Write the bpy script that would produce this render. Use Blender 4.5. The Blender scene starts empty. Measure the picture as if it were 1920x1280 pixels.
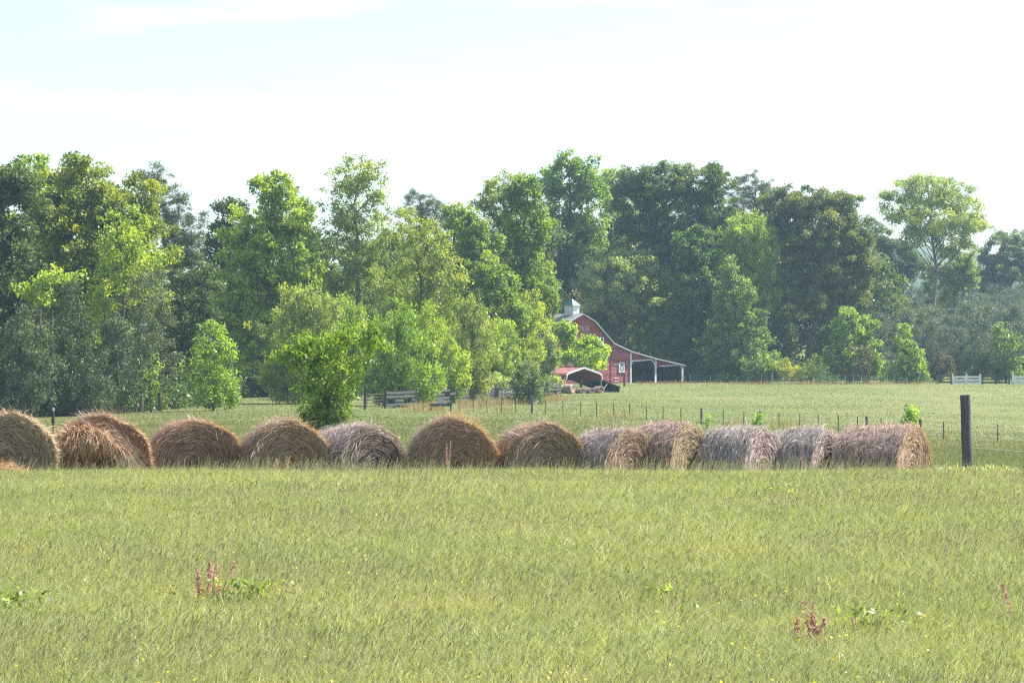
import bpy, math, random
import numpy as np
from mathutils import Vector

random.seed(7)
RNG = np.random.default_rng(11)
sc = bpy.context.scene
COL = sc.collection
F, CX, HY, EYE = 5333.3, 960.0, 722.0, 1.6      # 100 mm lens, horizon row, eye height

# ------------------------------------------------------------------ terrain
GD = np.array([0, 36, 43, 50, 57, 75, 100, 130, 160, 190, 220, 260, 300, 330, 360, 420, 520, 700, 4000.])
GC = np.array([0, 480, 1000, 1460, 1900.])
GZ = np.array([
    [0, .20, .24, -.60, -.64, -.62, -.58, -.62, -.66, -.66, -.55, -.3, .2, .8, 1.3, 2.5, 4, 6, 6],
    [0, .20, .24, -.60, -.63, -.58, -.50, -.48, -.42, -.30, -.05, .45, 1.0, 1.5, 1.9, 3.0, 5, 7, 7],
    [0, .20, .24, -.60, -.63, -.60, -.55, -.58, -.58, -.45, -.20, .25, .78, 1.4, 1.9, 4.0, 7, 9, 9],
    [0, .20, .24, -.60, -.64, -.66, -.78, -.95, -1.05, -.95, -.60, 0, .8, 1.5, 1.9, 5.0, 11, 14, 14],
    [0, .19, .23, -.60, -.68, -.78, -1.0, -1.30, -1.50, -1.40, -1.0, -.3, .6, 1.4, 1.9, 6.0, 13, 16, 16]])
_DD = np.arange(0, 720, 1.0)
_T = np.array([np.interp(_DD, GD, r) for r in GZ])


def _smooth(r):
    out = r.copy()
    for i, d in enumerate(_DD):
        w = int(max(1, min(12, d * .05)))
        out[i] = r[max(0, i - w):i + w + 1].mean()
    return out


_T = np.array([_smooth(r) for r in _T])


def gz(x, y):
    x = np.asarray(x, float); y = np.asarray(y, float)
    yy = np.clip(y, 0, 718)
    c = np.clip(CX + F * x / np.maximum(y, 40), 0, 1900)
    ci = np.clip(np.searchsorted(GC, c, side='right') - 1, 0, 3)
    t = (c - GC[ci]) / (GC[ci + 1] - GC[ci]); t = t * t * (3 - 2 * t)
    i0 = np.floor(yy).astype(int); f = yy - i0
    def at(k): return _T[k, i0] * (1 - f) + _T[k, np.minimum(i0 + 1, 719)] * f
    return at(ci) * (1 - t) + at(ci + 1) * t


def X(px, d): return (px - CX) / F * d
def Z(py, d): return EYE - (py - HY) / F * d
def ground(px, d): return Vector((X(px, d), d, float(gz(X(px, d), d))))


# ------------------------------------------------------------------ materials
def new_mat(name):
    m = bpy.data.materials.new(name); m.use_nodes = True
    nt = m.node_tree; nt.nodes.clear()
    out = nt.nodes.new('ShaderNodeOutputMaterial')
    return m, nt, out


def N(nt, typ, **kw):
    n = nt.nodes.new(typ)
    for k, v in kw.items():
        if k in n.inputs.keys(): n.inputs[k].default_value = v
        else: setattr(n, k, v)
    return n


def ramp(nt, fac, stops):
    r = nt.nodes.new('ShaderNodeValToRGB')
    el = r.color_ramp.elements
    while len(el) > 1: el.remove(el[-1])
    el[0].position = stops[0][0]; el[0].color = (*stops[0][1], 1)
    for p, c in stops[1:]:
        e = el.new(p); e.color = (*c, 1)
    nt.links.new(fac, r.inputs[0])
    return r.outputs[0]


def mixc(nt, fac, a, b, mode='MIX'):
    n = nt.nodes.new('ShaderNodeMix'); n.data_type = 'RGBA'; n.blend_type = mode
    for i, v in ((0, fac), (6, a), (7, b)):
        if hasattr(v, 'is_linked') or isinstance(v, bpy.types.NodeSocket): nt.links.new(v, n.inputs[i])
        elif isinstance(v, (int, float)): n.inputs[i].default_value = v
        else: n.inputs[i].default_value = (*v, 1)
    return n.outputs[2]


def noise(nt, scale, detail=4, rough=.6, vec=None, coord='Object', sxyz=(1, 1, 1)):
    if vec is None:
        tc = nt.nodes.new('ShaderNodeTexCoord'); vec = tc.outputs[coord]
    mp = nt.nodes.new('ShaderNodeMapping'); mp.inputs['Scale'].default_value = sxyz
    nt.links.new(vec, mp.inputs['Vector'])
    n = N(nt, 'ShaderNodeTexNoise', Scale=scale, Detail=detail, Roughness=rough)
    nt.links.new(mp.outputs[0], n.inputs['Vector'])
    return n.outputs[0]


def attr(nt, name):
    a = nt.nodes.new('ShaderNodeAttribute'); a.attribute_name = name
    return a


def principled(name, build, rough=.8, bump=None, spec=.3):
    m, nt, out = new_mat(name)
    p = N(nt, 'ShaderNodeBsdfPrincipled', Roughness=rough)
    p.inputs['Specular IOR Level'].default_value = spec
    c = build(nt)
    if isinstance(c, tuple): p.inputs['Base Color'].default_value = (*c, 1)
    else: nt.links.new(c, p.inputs['Base Color'])
    if bump:
        b = N(nt, 'ShaderNodeBump', Strength=bump[1], Distance=bump[2]); nt.links.new(bump[0](nt), b.inputs['Height'])
        nt.links.new(b.outputs[0], p.inputs['Normal'])
    nt.links.new(p.outputs[0], out.inputs[0])
    return m


def leafy(name, color_fn, trans=.4, gloss=.04, grough=.45):
    """diffuse + translucent blade or leaf"""
    m, nt, out = new_mat(name)
    c = color_fn(nt)
    d = nt.nodes.new('ShaderNodeBsdfDiffuse'); t = nt.nodes.new('ShaderNodeBsdfTranslucent')
    g = N(nt, 'ShaderNodeBsdfGlossy', Roughness=grough)
    nt.links.new(c, d.inputs[0])
    tc = mixc(nt, 1.0, c, (1.0, 1.0, .62), 'MULTIPLY'); nt.links.new(tc, t.inputs[0])
    mx = N(nt, 'ShaderNodeMixShader', Fac=trans) if False else nt.nodes.new('ShaderNodeMixShader')
    mx.inputs[0].default_value = trans
    nt.links.new(d.outputs[0], mx.inputs[1]); nt.links.new(t.outputs[0], mx.inputs[2])
    m2 = nt.nodes.new('ShaderNodeMixShader'); m2.inputs[0].default_value = gloss
    nt.links.new(mx.outputs[0], m2.inputs[1]); nt.links.new(g.outputs[0], m2.inputs[2])
    nt.links.new(m2.outputs[0], out.inputs[0])
    return m


def leaf_color(nt):
    oi = nt.nodes.new('ShaderNodeObjectInfo')
    t = attr(nt, 'tint').outputs['Fac']
    v = ramp(nt, t, [(0, (.62, .74, .80)), (.5, (2.0, 1.9, 1.2)), (1, (3.7, 3.0, 1.35))])
    return mixc(nt, 1.0, oi.outputs['Color'], v, 'MULTIPLY')


M_LEAF = leafy('leaf', leaf_color, .56, .035)
M_NEEDLE = leafy('needle', leaf_color, .18, .05, .55)


def grass_color(nt):
    t = attr(nt, 'tint').outputs['Fac']
    base = ramp(nt, t, [(0, (.215, .245, .10)), (.4, (.345, .378, .15)), (.68, (.475, .475, .222)), (.88, (.61, .55, .35)), (1, (.80, .74, .60))])
    n1 = noise(nt, .35, 3, .6)
    n2 = noise(nt, 1.6, 3, .6)
    w = ramp(nt, n1, [(.36, (.90, .97, .88)), (.5, (.97, 1, .95)), (.64, (1.03, 1.0, .90))])
    w2 = ramp(nt, n2, [(.36, (.86, .9, .9)), (.5, (1, 1, 1)), (.66, (1.14, 1.1, .98))])
    return mixc(nt, 1.0, mixc(nt, 1.0, base, w, 'MULTIPLY'), w2, 'MULTIPLY')


M_GRASS = leafy('meadow_grass', grass_color, .45, .03, .5)


def seed_color(nt):
    t = attr(nt, 'tint').outputs['Fac']
    return ramp(nt, t, [(0, (.24, .235, .125)), (.5, (.36, .34, .19)), (.8, (.50, .44, .28)), (1, (.68, .60, .44))])




def pasture_color(nt):
    t = attr(nt, 'tint').outputs['Fac']
    base = ramp(nt, t, [(0, (.16, .185, .078)), (.5, (.205, .22, .098)), (.8, (.255, .255, .13)), (1, (.36, .33, .21))])
    n1 = noise(nt, .06, 4, .6, sxyz=(1, .3, 1)); n2 = noise(nt, .5, 3, .6)
    w = ramp(nt, n1, [(.36, (.86, .96, .84)), (.5, (1, 1, 1)), (.64, (1.14, 1.0, .98))])
    w2 = ramp(nt, n2, [(.36, (.9, .93, .92)), (.5, (1, 1, 1)), (.66, (1.08, 1.06, 1.02))])
    return mixc(nt, 1.0, mixc(nt, 1.0, base, w, 'MULTIPLY'), w2, 'MULTIPLY')


M_PASTURE = leafy('pasture_grass', pasture_color, .4, .02, .5)
M_SEED = leafy('grass_seedhead', seed_color, .3, .04)


def straw_color(nt):
    oi = nt.nodes.new('ShaderNodeObjectInfo')
    t = attr(nt, 'tint').outputs['Fac']
    v = ramp(nt, t, [(0, (.33, .30, .28)), (.4, (.79, .76, .74)), (.75, (1.2, 1.2, 1.22)), (1, (1.55, 1.65, 1.8))])
    return mixc(nt, 1.0, oi.outputs['Color'], v, 'MULTIPLY')


M_STRAW = leafy('loose_straw', straw_color, .14, .04, .5)
M_DRY = leafy('dry_grass', lambda nt: ramp(nt, attr(nt, 'tint').outputs['Fac'], [(0, (.24, .17, .09)), (.5, (.40, .29, .16)), (1, (.52, .42, .26))]), .4, .03)
M_FLOWER = leafy('flower_petal', lambda nt: ramp(nt, attr(nt, 'tint').outputs['Fac'], [(0, (.75, .55, .03)), (.69, (.75, .62, .06)), (.7, (.75, .75, .70)), (1, (.8, .8, .76))]), .3, .02)


def hay_core(name):
    m, nt, out = new_mat(name)
    oi = nt.nodes.new('ShaderNodeObjectInfo')
    uv = attr(nt, 'strand').outputs['Vector']
    n1 = noise(nt, 1.0, 5, .65, uv, sxyz=(1.2, 55, 1))
    n2 = noise(nt, 1.0, 3, .6, uv, sxyz=(.9, 9, 1))
    n3 = noise(nt, 2.2, 3, .6)
    c1 = ramp(nt, n1, [(.28, (.30, .27, .25)), (.5, (.74, .71, .68)), (.72, (1.25, 1.25, 1.25))])
    c2 = ramp(nt, n2, [(.32, (.42, .40, .39)), (.5, (.95, .94, .93)), (.66, (1.3, 1.3, 1.28))])
    c3 = ramp(nt, n3, [(.3, (.75, .7, .68)), (.6, (1.05, 1.03, 1.0))])
    c = mixc(nt, 1.0, mixc(nt, 1.0, mixc(nt, 1.0, oi.outputs['Color'], c1, 'MULTIPLY'), c2, 'MULTIPLY'), c3, 'MULTIPLY')
    p = N(nt, 'ShaderNodeBsdfPrincipled', Roughness=.85); p.inputs['Specular IOR Level'].default_value = .2
    nt.links.new(c, p.inputs['Base Color'])
    b = N(nt, 'ShaderNodeBump', Strength=.9, Distance=.03); nt.links.new(n1, b.inputs['Height'])
    b2 = N(nt, 'ShaderNodeBump', Strength=.9, Distance=.06); nt.links.new(n2, b2.inputs['Height'])
    nt.links.new(b.outputs[0], b2.inputs['Normal']); nt.links.new(b2.outputs[0], p.inputs['Normal'])
    nt.links.new(p.outputs[0], out.inputs[0])
    return m


M_HAY = hay_core('packed_hay')


def weathered(name, a, b, scale=3, sxyz=(1, 1, 1), rough=.85, c=None):
    def f(nt):
        n = noise(nt, scale, 6, .65, sxyz=sxyz)
        st = [(.3, a), (.7, b)] + ([(.8, c)] if c else [])
        return ramp(nt, n, st)
    return principled(name, f, rough, (lambda nt: noise(nt, scale * 2, 4, .6, sxyz=sxyz), .4, .02))


M_BARK = weathered('bark', (.05, .042, .035), (.13, .11, .095), 2.5, (1, 1, .25))
M_BARKP = weathered('pale_bark', (.12, .105, .09), (.26, .23, .20), 2.5, (1, 1, .3))
M_BARKR = weathered('pine_bark', (.085, .06, .048), (.17, .12, .095), 2.5, (1, 1, .3))
M_POST = weathered('weathered_post', (.055, .055, .06), (.12, .12, .125), 6, (3, 3, .25))
M_BOARD = weathered('grey_board', (.04, .038, .04), (.085, .082, .085), 3, (.4, 1, 4), c=(.13, .125, .13))
M_BOARDP = weathered('pale_board', (.33, .33, .34), (.52, .52, .53), 3, (.4, 1, 4))
M_BOARDB = weathered('brown_board', (.09, .065, .05), (.17, .13, .10), 3, (.4, 1, 4))
M_WHITE = weathered('white_paint', (.62, .62, .63), (.80, .80, .80), 4, (1, 1, 1), .6)
M_STEEL = weathered('rusty_steel', (.05, .045, .04), (.10, .085, .07), 8)
M_GALV = weathered('galvanised_steel', (.30, .31, .33), (.46, .47, .49), 2, (1, 1, .5), .45)
M_WIRE = principled('fence_wire', lambda nt: (.35, .35, .36), .4, None, .5)
M_DARK = weathered('dark_timber_and_shade', (.03, .03, .033), (.065, .06, .06), 4, (1, 1, 3))  # real dark wood, and painted shade inside the barn bays
M_GREENR = weathered('green_roof', (.06, .17, .12), (.10, .24, .18), 3, (1, 1, 1), .5)
M_TIN = weathered('dull_tin_roof', (.13, .125, .13), (.24, .235, .24), 1.2, (1, .3, 1), .5)
M_REDMETAL = weathered('red_metal_roof', (.24, .085, .075), (.34, .13, .115), 1.5, (1, 1, 1), .5)


def red_boards(nt):
    tc = nt.nodes.new('ShaderNodeTexCoord'); sx = nt.nodes.new('ShaderNodeSeparateXYZ')
    nt.links.new(tc.outputs['Object'], sx.inputs[0])
    n = noise(nt, .9, 6, .7, sxyz=(.5, .5, 5))
    base = ramp(nt, n, [(.3, (.20, .055, .066)), (.5, (.29, .086, .098)), (.65, (.38, .155, .155)), (.76, (.52, .34, .32))])
    m = N(nt, 'ShaderNodeMath', operation='MULTIPLY'); m.inputs[1].default_value = 1 / .24
    nt.links.new(sx.outputs[2], m.inputs[0])
    fr = N(nt, 'ShaderNodeMath', operation='FRACT'); nt.links.new(m.outputs[0], fr.inputs[0])
    lap = ramp(nt, fr.outputs[0], [(0, (.55, .5, .5)), (.14, (1, 1, 1)), (1, (1, 1, 1))])
    wn = nt.nodes.new('ShaderNodeTexWhiteNoise'); wn.noise_dimensions = '1D'
    fl = N(nt, 'ShaderNodeMath', operation='FLOOR'); nt.links.new(m.outputs[0], fl.inputs[0]); nt.links.new(fl.outputs[0], wn.inputs['W'])
    pl = ramp(nt, wn.outputs['Value'], [(0, (.8, .78, .78)), (.8, (1.08, 1.08, 1.08)), (1, (1.3, 1.35, 1.35))])
    return mixc(nt, 1.0, mixc(nt, 1.0, base, lap, 'MULTIPLY'), pl, 'MULTIPLY')


M_RED = principled('red_weatherboard', red_boards, .8)
M_REDV = weathered('red_vertical_boards', (.20, .048, .055), (.29, .082, .085), 1.6, (5, 5, .5))
M_LETTER = weathered('faded_white_lettering', (.36, .26, .27), (.55, .48, .49), 9)


def field_color(nt):
    n1 = noise(nt, .045, 5, .6, sxyz=(1, .35, 1)); n2 = noise(nt, .5, 4, .65); n3 = noise(nt, 6, 3, .6)
    a = ramp(nt, n1, [(.32, (.115, .145, .052)), (.5, (.15, .172, .066)), (.66, (.19, .19, .092))])
    b = ramp(nt, n2, [(.3, (.82, .86, .82)), (.7, (1.15, 1.12, 1.1))])
    c = ramp(nt, n3, [(.3, (.72, .74, .7)), (.7, (1.22, 1.2, 1.15))])
    return mixc(nt, 1.0, mixc(nt, 1.0, a, b, 'MULTIPLY'), c, 'MULTIPLY')


M_FIELD = principled('field', field_color, .95, (lambda nt: noise(nt, 7, 4, .7), .6, .08), .1)
M_HILL = principled('hill_woods', lambda nt: ramp(nt, noise(nt, .01, 5, .6), [(.3, (.03, .05, .03)), (.7, (.07, .1, .05))]), .95)

# ------------------------------------------------------------------ mesh helpers


def np_mesh(name, V, faces, mat, tint=None, strand=None, smooth=False):
    """faces: list of int arrays (n,k); tint per face in the same order"""
    me = bpy.data.meshes.new(name)
    V = np.asarray(V, np.float32)
    me.vertices.add(len(V)); me.vertices.foreach_set('co', V.ravel())
    faces = [np.asarray(f, np.int32) for f in faces if len(f)]
    loops = np.concatenate([f.ravel() for f in faces])
    tot = np.concatenate([np.full(len(f), f.shape[1], np.int32) for f in faces])
    st = np.zeros(len(tot), np.int32); st[1:] = np.cumsum(tot)[:-1]
    me.loops.add(len(loops)); me.loops.foreach_set('vertex_index', loops)
    me.polygons.add(len(tot)); me.polygons.foreach_set('loop_start', st)
    if smooth: me.polygons.foreach_set('use_smooth', np.ones(len(tot), bool))
    me.update(calc_edges=True)
    if tint is not None:
        a = me.attributes.new('tint', 'FLOAT', 'FACE'); a.data.foreach_set('value', np.asarray(tint, np.float32))
    if strand is not None:
        a = me.attributes.new('strand', 'FLOAT_VECTOR', 'POINT'); a.data.foreach_set('vector', np.asarray(strand, np.float32).ravel())
    me.materials.append(mat)
    return me


def tag(o, label=None, cat=None, group=None, kind=None):
    if label: o['label'] = label
    if cat: o['category'] = cat
    if group: o['group'] = group
    if kind: o['kind'] = kind
    return o


def link(name, me, parent=None, loc=None, color=None):
    o = bpy.data.objects.new(name, me); COL.objects.link(o)
    if parent: o.parent = parent
    if loc is not None: o.location = loc
    if color: o.color = (*color, 1)
    return o


def empty(name, loc, rz=0, **kw):
    o = bpy.data.objects.new(name, None); COL.objects.link(o)
    o.location = loc; o.rotation_euler = (0, 0, rz); o.empty_display_size = .3
    return tag(o, **kw)


def copy_tree(o, parent=None):
    c = o.copy(); COL.objects.link(c)
    if parent: c.parent = parent
    for ch in list(o.children): copy_tree(ch, c)
    return c


class MB:
    """collects boxes, prisms and tubes for ONE mesh"""
    def __init__(s): s.v = []; s.f = []
    def add(s, vs, fs):
        b = len(s.v); s.v += [tuple(v) for v in vs]; s.f += [tuple(i + b for i in f) for f in fs]; return s
    def box(s, x0, x1, y0, y1, z0, z1):
        return s.add([(x, y, z) for z in (z0, z1) for y in (y0, y1) for x in (x0, x1)],
                     [(0, 2, 3, 1), (4, 5, 7, 6), (0, 1, 5, 4), (2, 6, 7, 3), (0, 4, 6, 2), (1, 3, 7, 5)])
    def beam(s, a, b, w, h):
        a = Vector(a); b = Vector(b); d = (b - a).normalized()
        up = Vector((0, 0, 1)) if abs(d.z) < .95 else Vector((0, 1, 0))
        r = d.cross(up).normalized() * (w / 2); u = r.cross(d).normalized() * (h / 2)
        vs = [p + q for p in (a, b) for q in (-r - u, r - u, r + u, -r + u)]
        return s.add(vs, [(0, 1, 2, 3), (7, 6, 5, 4), (0, 4, 5, 1), (1, 5, 6, 2), (2, 6, 7, 3), (3, 7, 4, 0)])
    def prism(s, poly, y0, y1):
        """(x,z) outline pushed from y0 to y1"""
        n = len(poly)
        vs = [(x, y0, z) for x, z in poly] + [(x, y1, z) for x, z in poly]
        return s.add(vs, [tuple(range(n)), tuple(range(2 * n - 1, n - 1, -1))] + [(i, i + n, (i + 1) % n + n, (i + 1) % n) for i in range(n)])
    def tube(s, pts, rad, sides=7):
        pts = [Vector(p) for p in pts]
        if not hasattr(rad, '__len__'): rad = [rad] * len(pts)
        vs = []
        for i, p in enumerate(pts):
            d = (pts[min(i + 1, len(pts) - 1)] - pts[max(i - 1, 0)]).normalized()
            a = d.orthogonal().normalized() if abs(d.z) < .9 else Vector((1, 0, 0)); b = d.cross(a).normalized(); a = b.cross(d)
            for k in range(sides):
                t = 2 * math.pi * k / sides; vs.append(p + (a * math.cos(t) + b * math.sin(t)) * rad[i])
        n = len(pts)
        fs = [(i * sides + k, i * sides + (k + 1) % sides, (i + 1) * sides + (k + 1) % sides, (i + 1) * sides + k) for i in range(n - 1) for k in range(sides)]
        fs += [tuple(range(sides - 1, -1, -1)), tuple((n - 1) * sides + k for k in range(sides))]
        return s.add(vs, fs)
    def build(s, name, mat, parent=None, loc=None, smooth=False, color=None):
        me = bpy.data.meshes.new(name); me.from_pydata([tuple(v) for v in s.v], [], s.f); me.materials.append(mat)
        if smooth: me.polygons.foreach_set('use_smooth', np.ones(len(me.polygons), bool))
        me.update()
        return link(name, me, parent, loc, color)


def unit(v): return v / np.maximum(np.linalg.norm(v, axis=1, keepdims=True), 1e-9)


def kites(C, A, Bv, L, W):
    """one kite per row: centre C, long axis A, cross axis Bv"""
    n = len(C); L = L[:, None]; W = W[:, None]
    V = np.empty((n, 4, 3))
    V[:, 0] = C - A * L * .5; V[:, 1] = C + Bv * W * .5 - A * L * .06
    V[:, 2] = C + A * L * .5; V[:, 3] = C - Bv * W * .5 - A * L * .06
    return V.reshape(-1, 3), np.arange(4 * n).reshape(n, 4)


def blades(P, H, Wd, lean, face, bend):
    """grass blades: base P, height H, width Wd, lean vector (n,2), facing angle"""
    n = len(P)
    bx = np.cos(face)[:, None]; by = np.sin(face)[:, None]
    side = np.concatenate([bx, by, np.zeros((n, 1))], 1) * (Wd * .5)[:, None]
    lv = np.concatenate([lean, np.zeros((n, 1))], 1)
    m = P + np.array([0, 0, 1.]) * (H * .55)[:, None] + lv * (H * .35)[:, None]
    t = P + np.array([0, 0, 1.]) * (H * (1 - bend))[:, None] + lv * (H * (1 + bend))[:, None]
    V = np.empty((n, 5, 3)); V[:, 0] = P - side; V[:, 1] = P + side; V[:, 2] = m + side * .8; V[:, 3] = m - side * .8; V[:, 4] = t
    b = (np.arange(n) * 5)[:, None]
    return V.reshape(-1, 3), b + np.array([[0, 1, 2, 3]]), b + np.array([[3, 2, 4]])


# ------------------------------------------------------------------ ground, hills, sky, haze
def axis(pos):
    return np.unique(np.concatenate([-np.array(pos)[::-1], np.array(pos)]))


xs = axis(list(np.arange(0, 90, 2.0)) + list(np.geomspace(90, 1800, 26)))
ys = np.concatenate([np.linspace(-120, 0, 8), np.arange(4, 120, 2.0), np.arange(120, 540, 5.0), np.geomspace(540, 2400, 14)])
gx, gy = np.meshgrid(xs, ys)
V = np.stack([gx, gy, gz(gx, np.maximum(gy, 0))], -1).reshape(-1, 3)
nx, ny = len(xs), len(ys)
ii = np.arange(nx * (ny - 1)).reshape(ny - 1, nx)[:, :-1].ravel()
q = np.stack([ii, ii + 1, ii + 1 + nx, ii + nx], 1)
tag(link('ground', np_mesh('ground', V, [q], M_FIELD, smooth=True)), kind='structure')

hx = np.linspace(-1300, 1300, 120); hy = np.linspace(1250, 1750, 14)
ax_, ay_ = np.meshgrid(hx, hy)
prof = np.sin(np.clip((ay_ - 1250) / 500, 0, 1) * math.pi)
hz = 3 + prof * (62 + 10 * np.sin(ax_ / 170 + 1) + 6 * np.sin(ax_ / 61) + 3 * np.sin(ax_ / 23) + 16 * np.clip((ax_ - 100) / 400, 0, 1))
V = np.stack([ax_, ay_, hz], -1).reshape(-1, 3)
ii = np.arange(120 * 13).reshape(13, 120)[:, :-1].ravel()
tag(link('hills', np_mesh('hills', V, [np.stack([ii, ii + 1, ii + 121, ii + 120], 1)], M_HILL, smooth=True)), kind='structure')

w = bpy.data.worlds.new("World"); sc.world = w; w.use_nodes = True
nt = w.node_tree; nt.nodes.clear()
SUN_EL, SUN_AZ = math.radians(50), math.radians(66)      # azimuth from the view direction towards the right
sky = nt.nodes.new('ShaderNodeTexSky'); sky.sky_type = 'NISHITA'; sky.sun_disc = False
sky.sun_elevation = SUN_EL; sky.sun_rotation = SUN_AZ; sky.air_density = 1.0; sky.dust_density = 1.15; sky.ozone_density = 1.0
bg = nt.nodes.new('ShaderNodeBackground'); bg.inputs['Strength'].default_value = .085
wo = nt.nodes.new('ShaderNodeOutputWorld')
tcw = nt.nodes.new('ShaderNodeTexCoord')
cn = noise(nt, 5.0, 6, .6, tcw.outputs['Generated'], sxyz=(1, 1, 9))
cm = ramp(nt, cn, [(.50, (0, 0, 0)), (.75, (.2, .2, .2))])
nt.links.new(mixc(nt, cm, sky.outputs[0], (14, 14, 14.2)), bg.inputs[0]); nt.links.new(bg.outputs[0], wo.inputs[0])

sl = bpy.data.lights.new('sun', 'SUN'); sl.energy = 5.0; sl.angle = math.radians(.5); sl.color = (1.0, .95, .86)
so = bpy.data.objects.new('sun', sl); COL.objects.link(so); so.location = (60, 60, 80)
sv = Vector((math.sin(SUN_AZ) * math.cos(SUN_EL), math.cos(SUN_AZ) * math.cos(SUN_EL), math.sin(SUN_EL)))
so.rotation_euler = (-sv).to_track_quat('-Z', 'Y').to_euler()

m, nt, out = new_mat('haze')
pv = nt.nodes.new('ShaderNodeVolumePrincipled'); pv.inputs['Density Attribute'].default_value = ''
pv.inputs['Density'].default_value = .00017; pv.inputs['Color'].default_value = (.50, .72, 1.0, 1); pv.inputs['Anisotropy'].default_value = .2
nt.links.new(pv.outputs[0], out.inputs['Volume'])
tag(MB().box(-1790, 1790, -110, 2300, -8, 105).build('haze', m), kind='stuff')

# ------------------------------------------------------------------ camera
cam = bpy.data.cameras.new('camera'); cam.lens = 100; cam.sensor_width = 36; cam.clip_end = 20000
co = bpy.data.objects.new('camera', cam); COL.objects.link(co); co.location = (0, 0, EYE)
co.rotation_euler = (math.radians(90) + math.atan(82 / F), 0, 0)
sc.camera = co
sc.view_settings.view_transform = 'Standard'; sc.view_settings.look = 'None'; sc.view_settings.gamma = 1
sc.view_settings.exposure = 1.5
sc.cycles.use_denoising = False; sc.cycles.use_adaptive_sampling = False; sc.cycles.sample_clamp_indirect = 6; sc.cycles.filter_width = 1.35
sc.cycles.max_bounces = 6; sc.cycles.diffuse_bounces = 3; sc.cycles.transmission_bounces = 3; sc.cycles.volume_bounces = 1
sc.cycles.transparent_max_bounces = 6

# ------------------------------------------------------------------ grass


def field_points(n, d0, d1, power, margin=1.04):
    u = RNG.random(n)
    if abs(power + 1) < 1e-6: d = d0 * (d1 / d0) ** u
    else: k = power + 1; d = (d0 ** k + u * (d1 ** k - d0 ** k)) ** (1 / k)
    x = (RNG.random(n) * 2 - 1) * (.181 * d * margin + .6)
    return x, d


def tufted(x, d, amount):
    """pull points towards random tuft centres so the meadow is uneven"""
    g = .22
    cx = np.floor(x / g); cy = np.floor(d / g)
    h = np.sin(cx * 12.9898 + cy * 78.233) * 43758.5453; h -= np.floor(h)
    h2 = np.sin(cx * 39.346 + cy * 11.135) * 24634.6345; h2 -= np.floor(h2)
    return x + ((cx + h) * g - x) * amount, d + ((cy + h2) * g - d) * amount, h


def low(x, d, s, ph):
    return .5 + .25 * (np.sin(x * s + ph + 1.3 * np.sin(d * s * .7)) + np.sin(d * s * 1.13 + 2 * ph + 1.7 * np.sin(x * s * .6)))


# near meadow
n = 850000
x, d = field_points(n, 9, 58, -.15)
x, d, h = tufted(x, d, .30 * RNG.random(n))
big = low(x, d, 1.1, .4)
H = (.11 + .11 * RNG.random(n)) * (.85 + .3 * big) * (.9 + .2 * h)
Wd = (.0025 + .000095 * d) * (.7 + .7 * RNG.random(n))
lean = np.stack([.20 + .50 * RNG.normal(size=n), .42 * RNG.normal(size=n)], 1)
P = np.stack([x, d, gz(x, d)], 1)
V, Q, T = blades(P, H, Wd, lean, RNG.normal(0, .8, n), .08 + .3 * RNG.random(n) ** 2)
tint = np.clip(.05 + .75 * RNG.random(n) ** 1.15 + .12 * (low(x, d, .55, 2.1) - .5) + .30 * (RNG.random(n) < .06), 0, 1)
# the same meadow carries on, thinner, beyond the two sides of the view
n2 = 190000
d2 = 9 + 49 * RNG.random(n2); x2 = (.181 * d2 * 1.04 + .5 + 7 * RNG.random(n2) ** 1.3) * np.sign(RNG.random(n2) - .5)
V2_, Q2_, T2_ = blades(np.stack([x2, d2, gz(x2, d2)], 1), .12 + .12 * RNG.random(n2), (.006 + .0002 * d2) * (.7 + .7 * RNG.random(n2)),
                       np.stack([.20 + .50 * RNG.normal(size=n2), .42 * RNG.normal(size=n2)], 1), RNG.normal(0, .8, n2), .08 + .3 * RNG.random(n2) ** 2)
tint2 = np.clip(.05 + .75 * RNG.random(n2) ** 1.15, 0, 1)
V = np.concatenate([V, V2_]); Q = np.concatenate([Q, Q2_ + 5 * n]); T = np.concatenate([T, T2_ + 5 * n]); tint = np.concatenate([tint, tint2])
tag(link('grass', np_mesh('grass', V, [Q, T], M_GRASS, np.concatenate([tint, tint]))), kind='stuff',
    label='tall uncut green meadow grass in front of and around the hay bales')

# seed heads, all combed to the right by the wind
n = 90000
x, d = field_points(n, 9, 58, -.1)
keep = RNG.random(n) < .15 + .6 * np.clip((low(x, d, .9, 3.3) - .35) * 2.2, 0, 1)
x, d = x[keep], d[keep]; n = len(x)
H = (.15 + .10 * RNG.random(n)) * np.where((d > 39) & (d < 47), 1 + .5 * RNG.random(n) ** 2, 1)
lx = .20 + .16 * RNG.normal(size=n); ly = .12 * RNG.normal(size=n)
P = np.stack([x, d, gz(x, d)], 1)
top = P + np.stack([lx * H, ly * H, H], 1)
A = unit(np.stack([.40 + .25 * RNG.normal(size=n), .15 * RNG.normal(size=n), .8 * np.ones(n)], 1))
Lh = .026 + .030 * RNG.random(n); Wh = (.0040 + .00008 * d) * (.8 + .5 * RNG.random(n))
rt = unit(np.cross(A, np.array([0, 1., 0]))); bk = np.cross(A, rt)
V1, Q1 = kites(top + A * Lh[:, None] * .4, A, rt, Lh, Wh)
V2, Q2 = kites(top + A * Lh[:, None] * .4, A, bk, Lh, Wh)
sw = .0006 + .000018 * d
V3 = np.empty((n, 4, 3)); s3 = np.array([1., 0, 0]) * sw[:, None]
mid = P + np.array([0, 0, 1.]) * (H * .0)[:, None]
V3[:, 0] = mid - s3; V3[:, 1] = mid + s3; V3[:, 2] = top + s3; V3[:, 3] = top - s3
V = np.concatenate([V1, V2, V3.reshape(-1, 3)]); Q = np.concatenate([Q1, Q2 + 4 * n, np.arange(4 * n).reshape(n, 4) + 8 * n])
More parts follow.
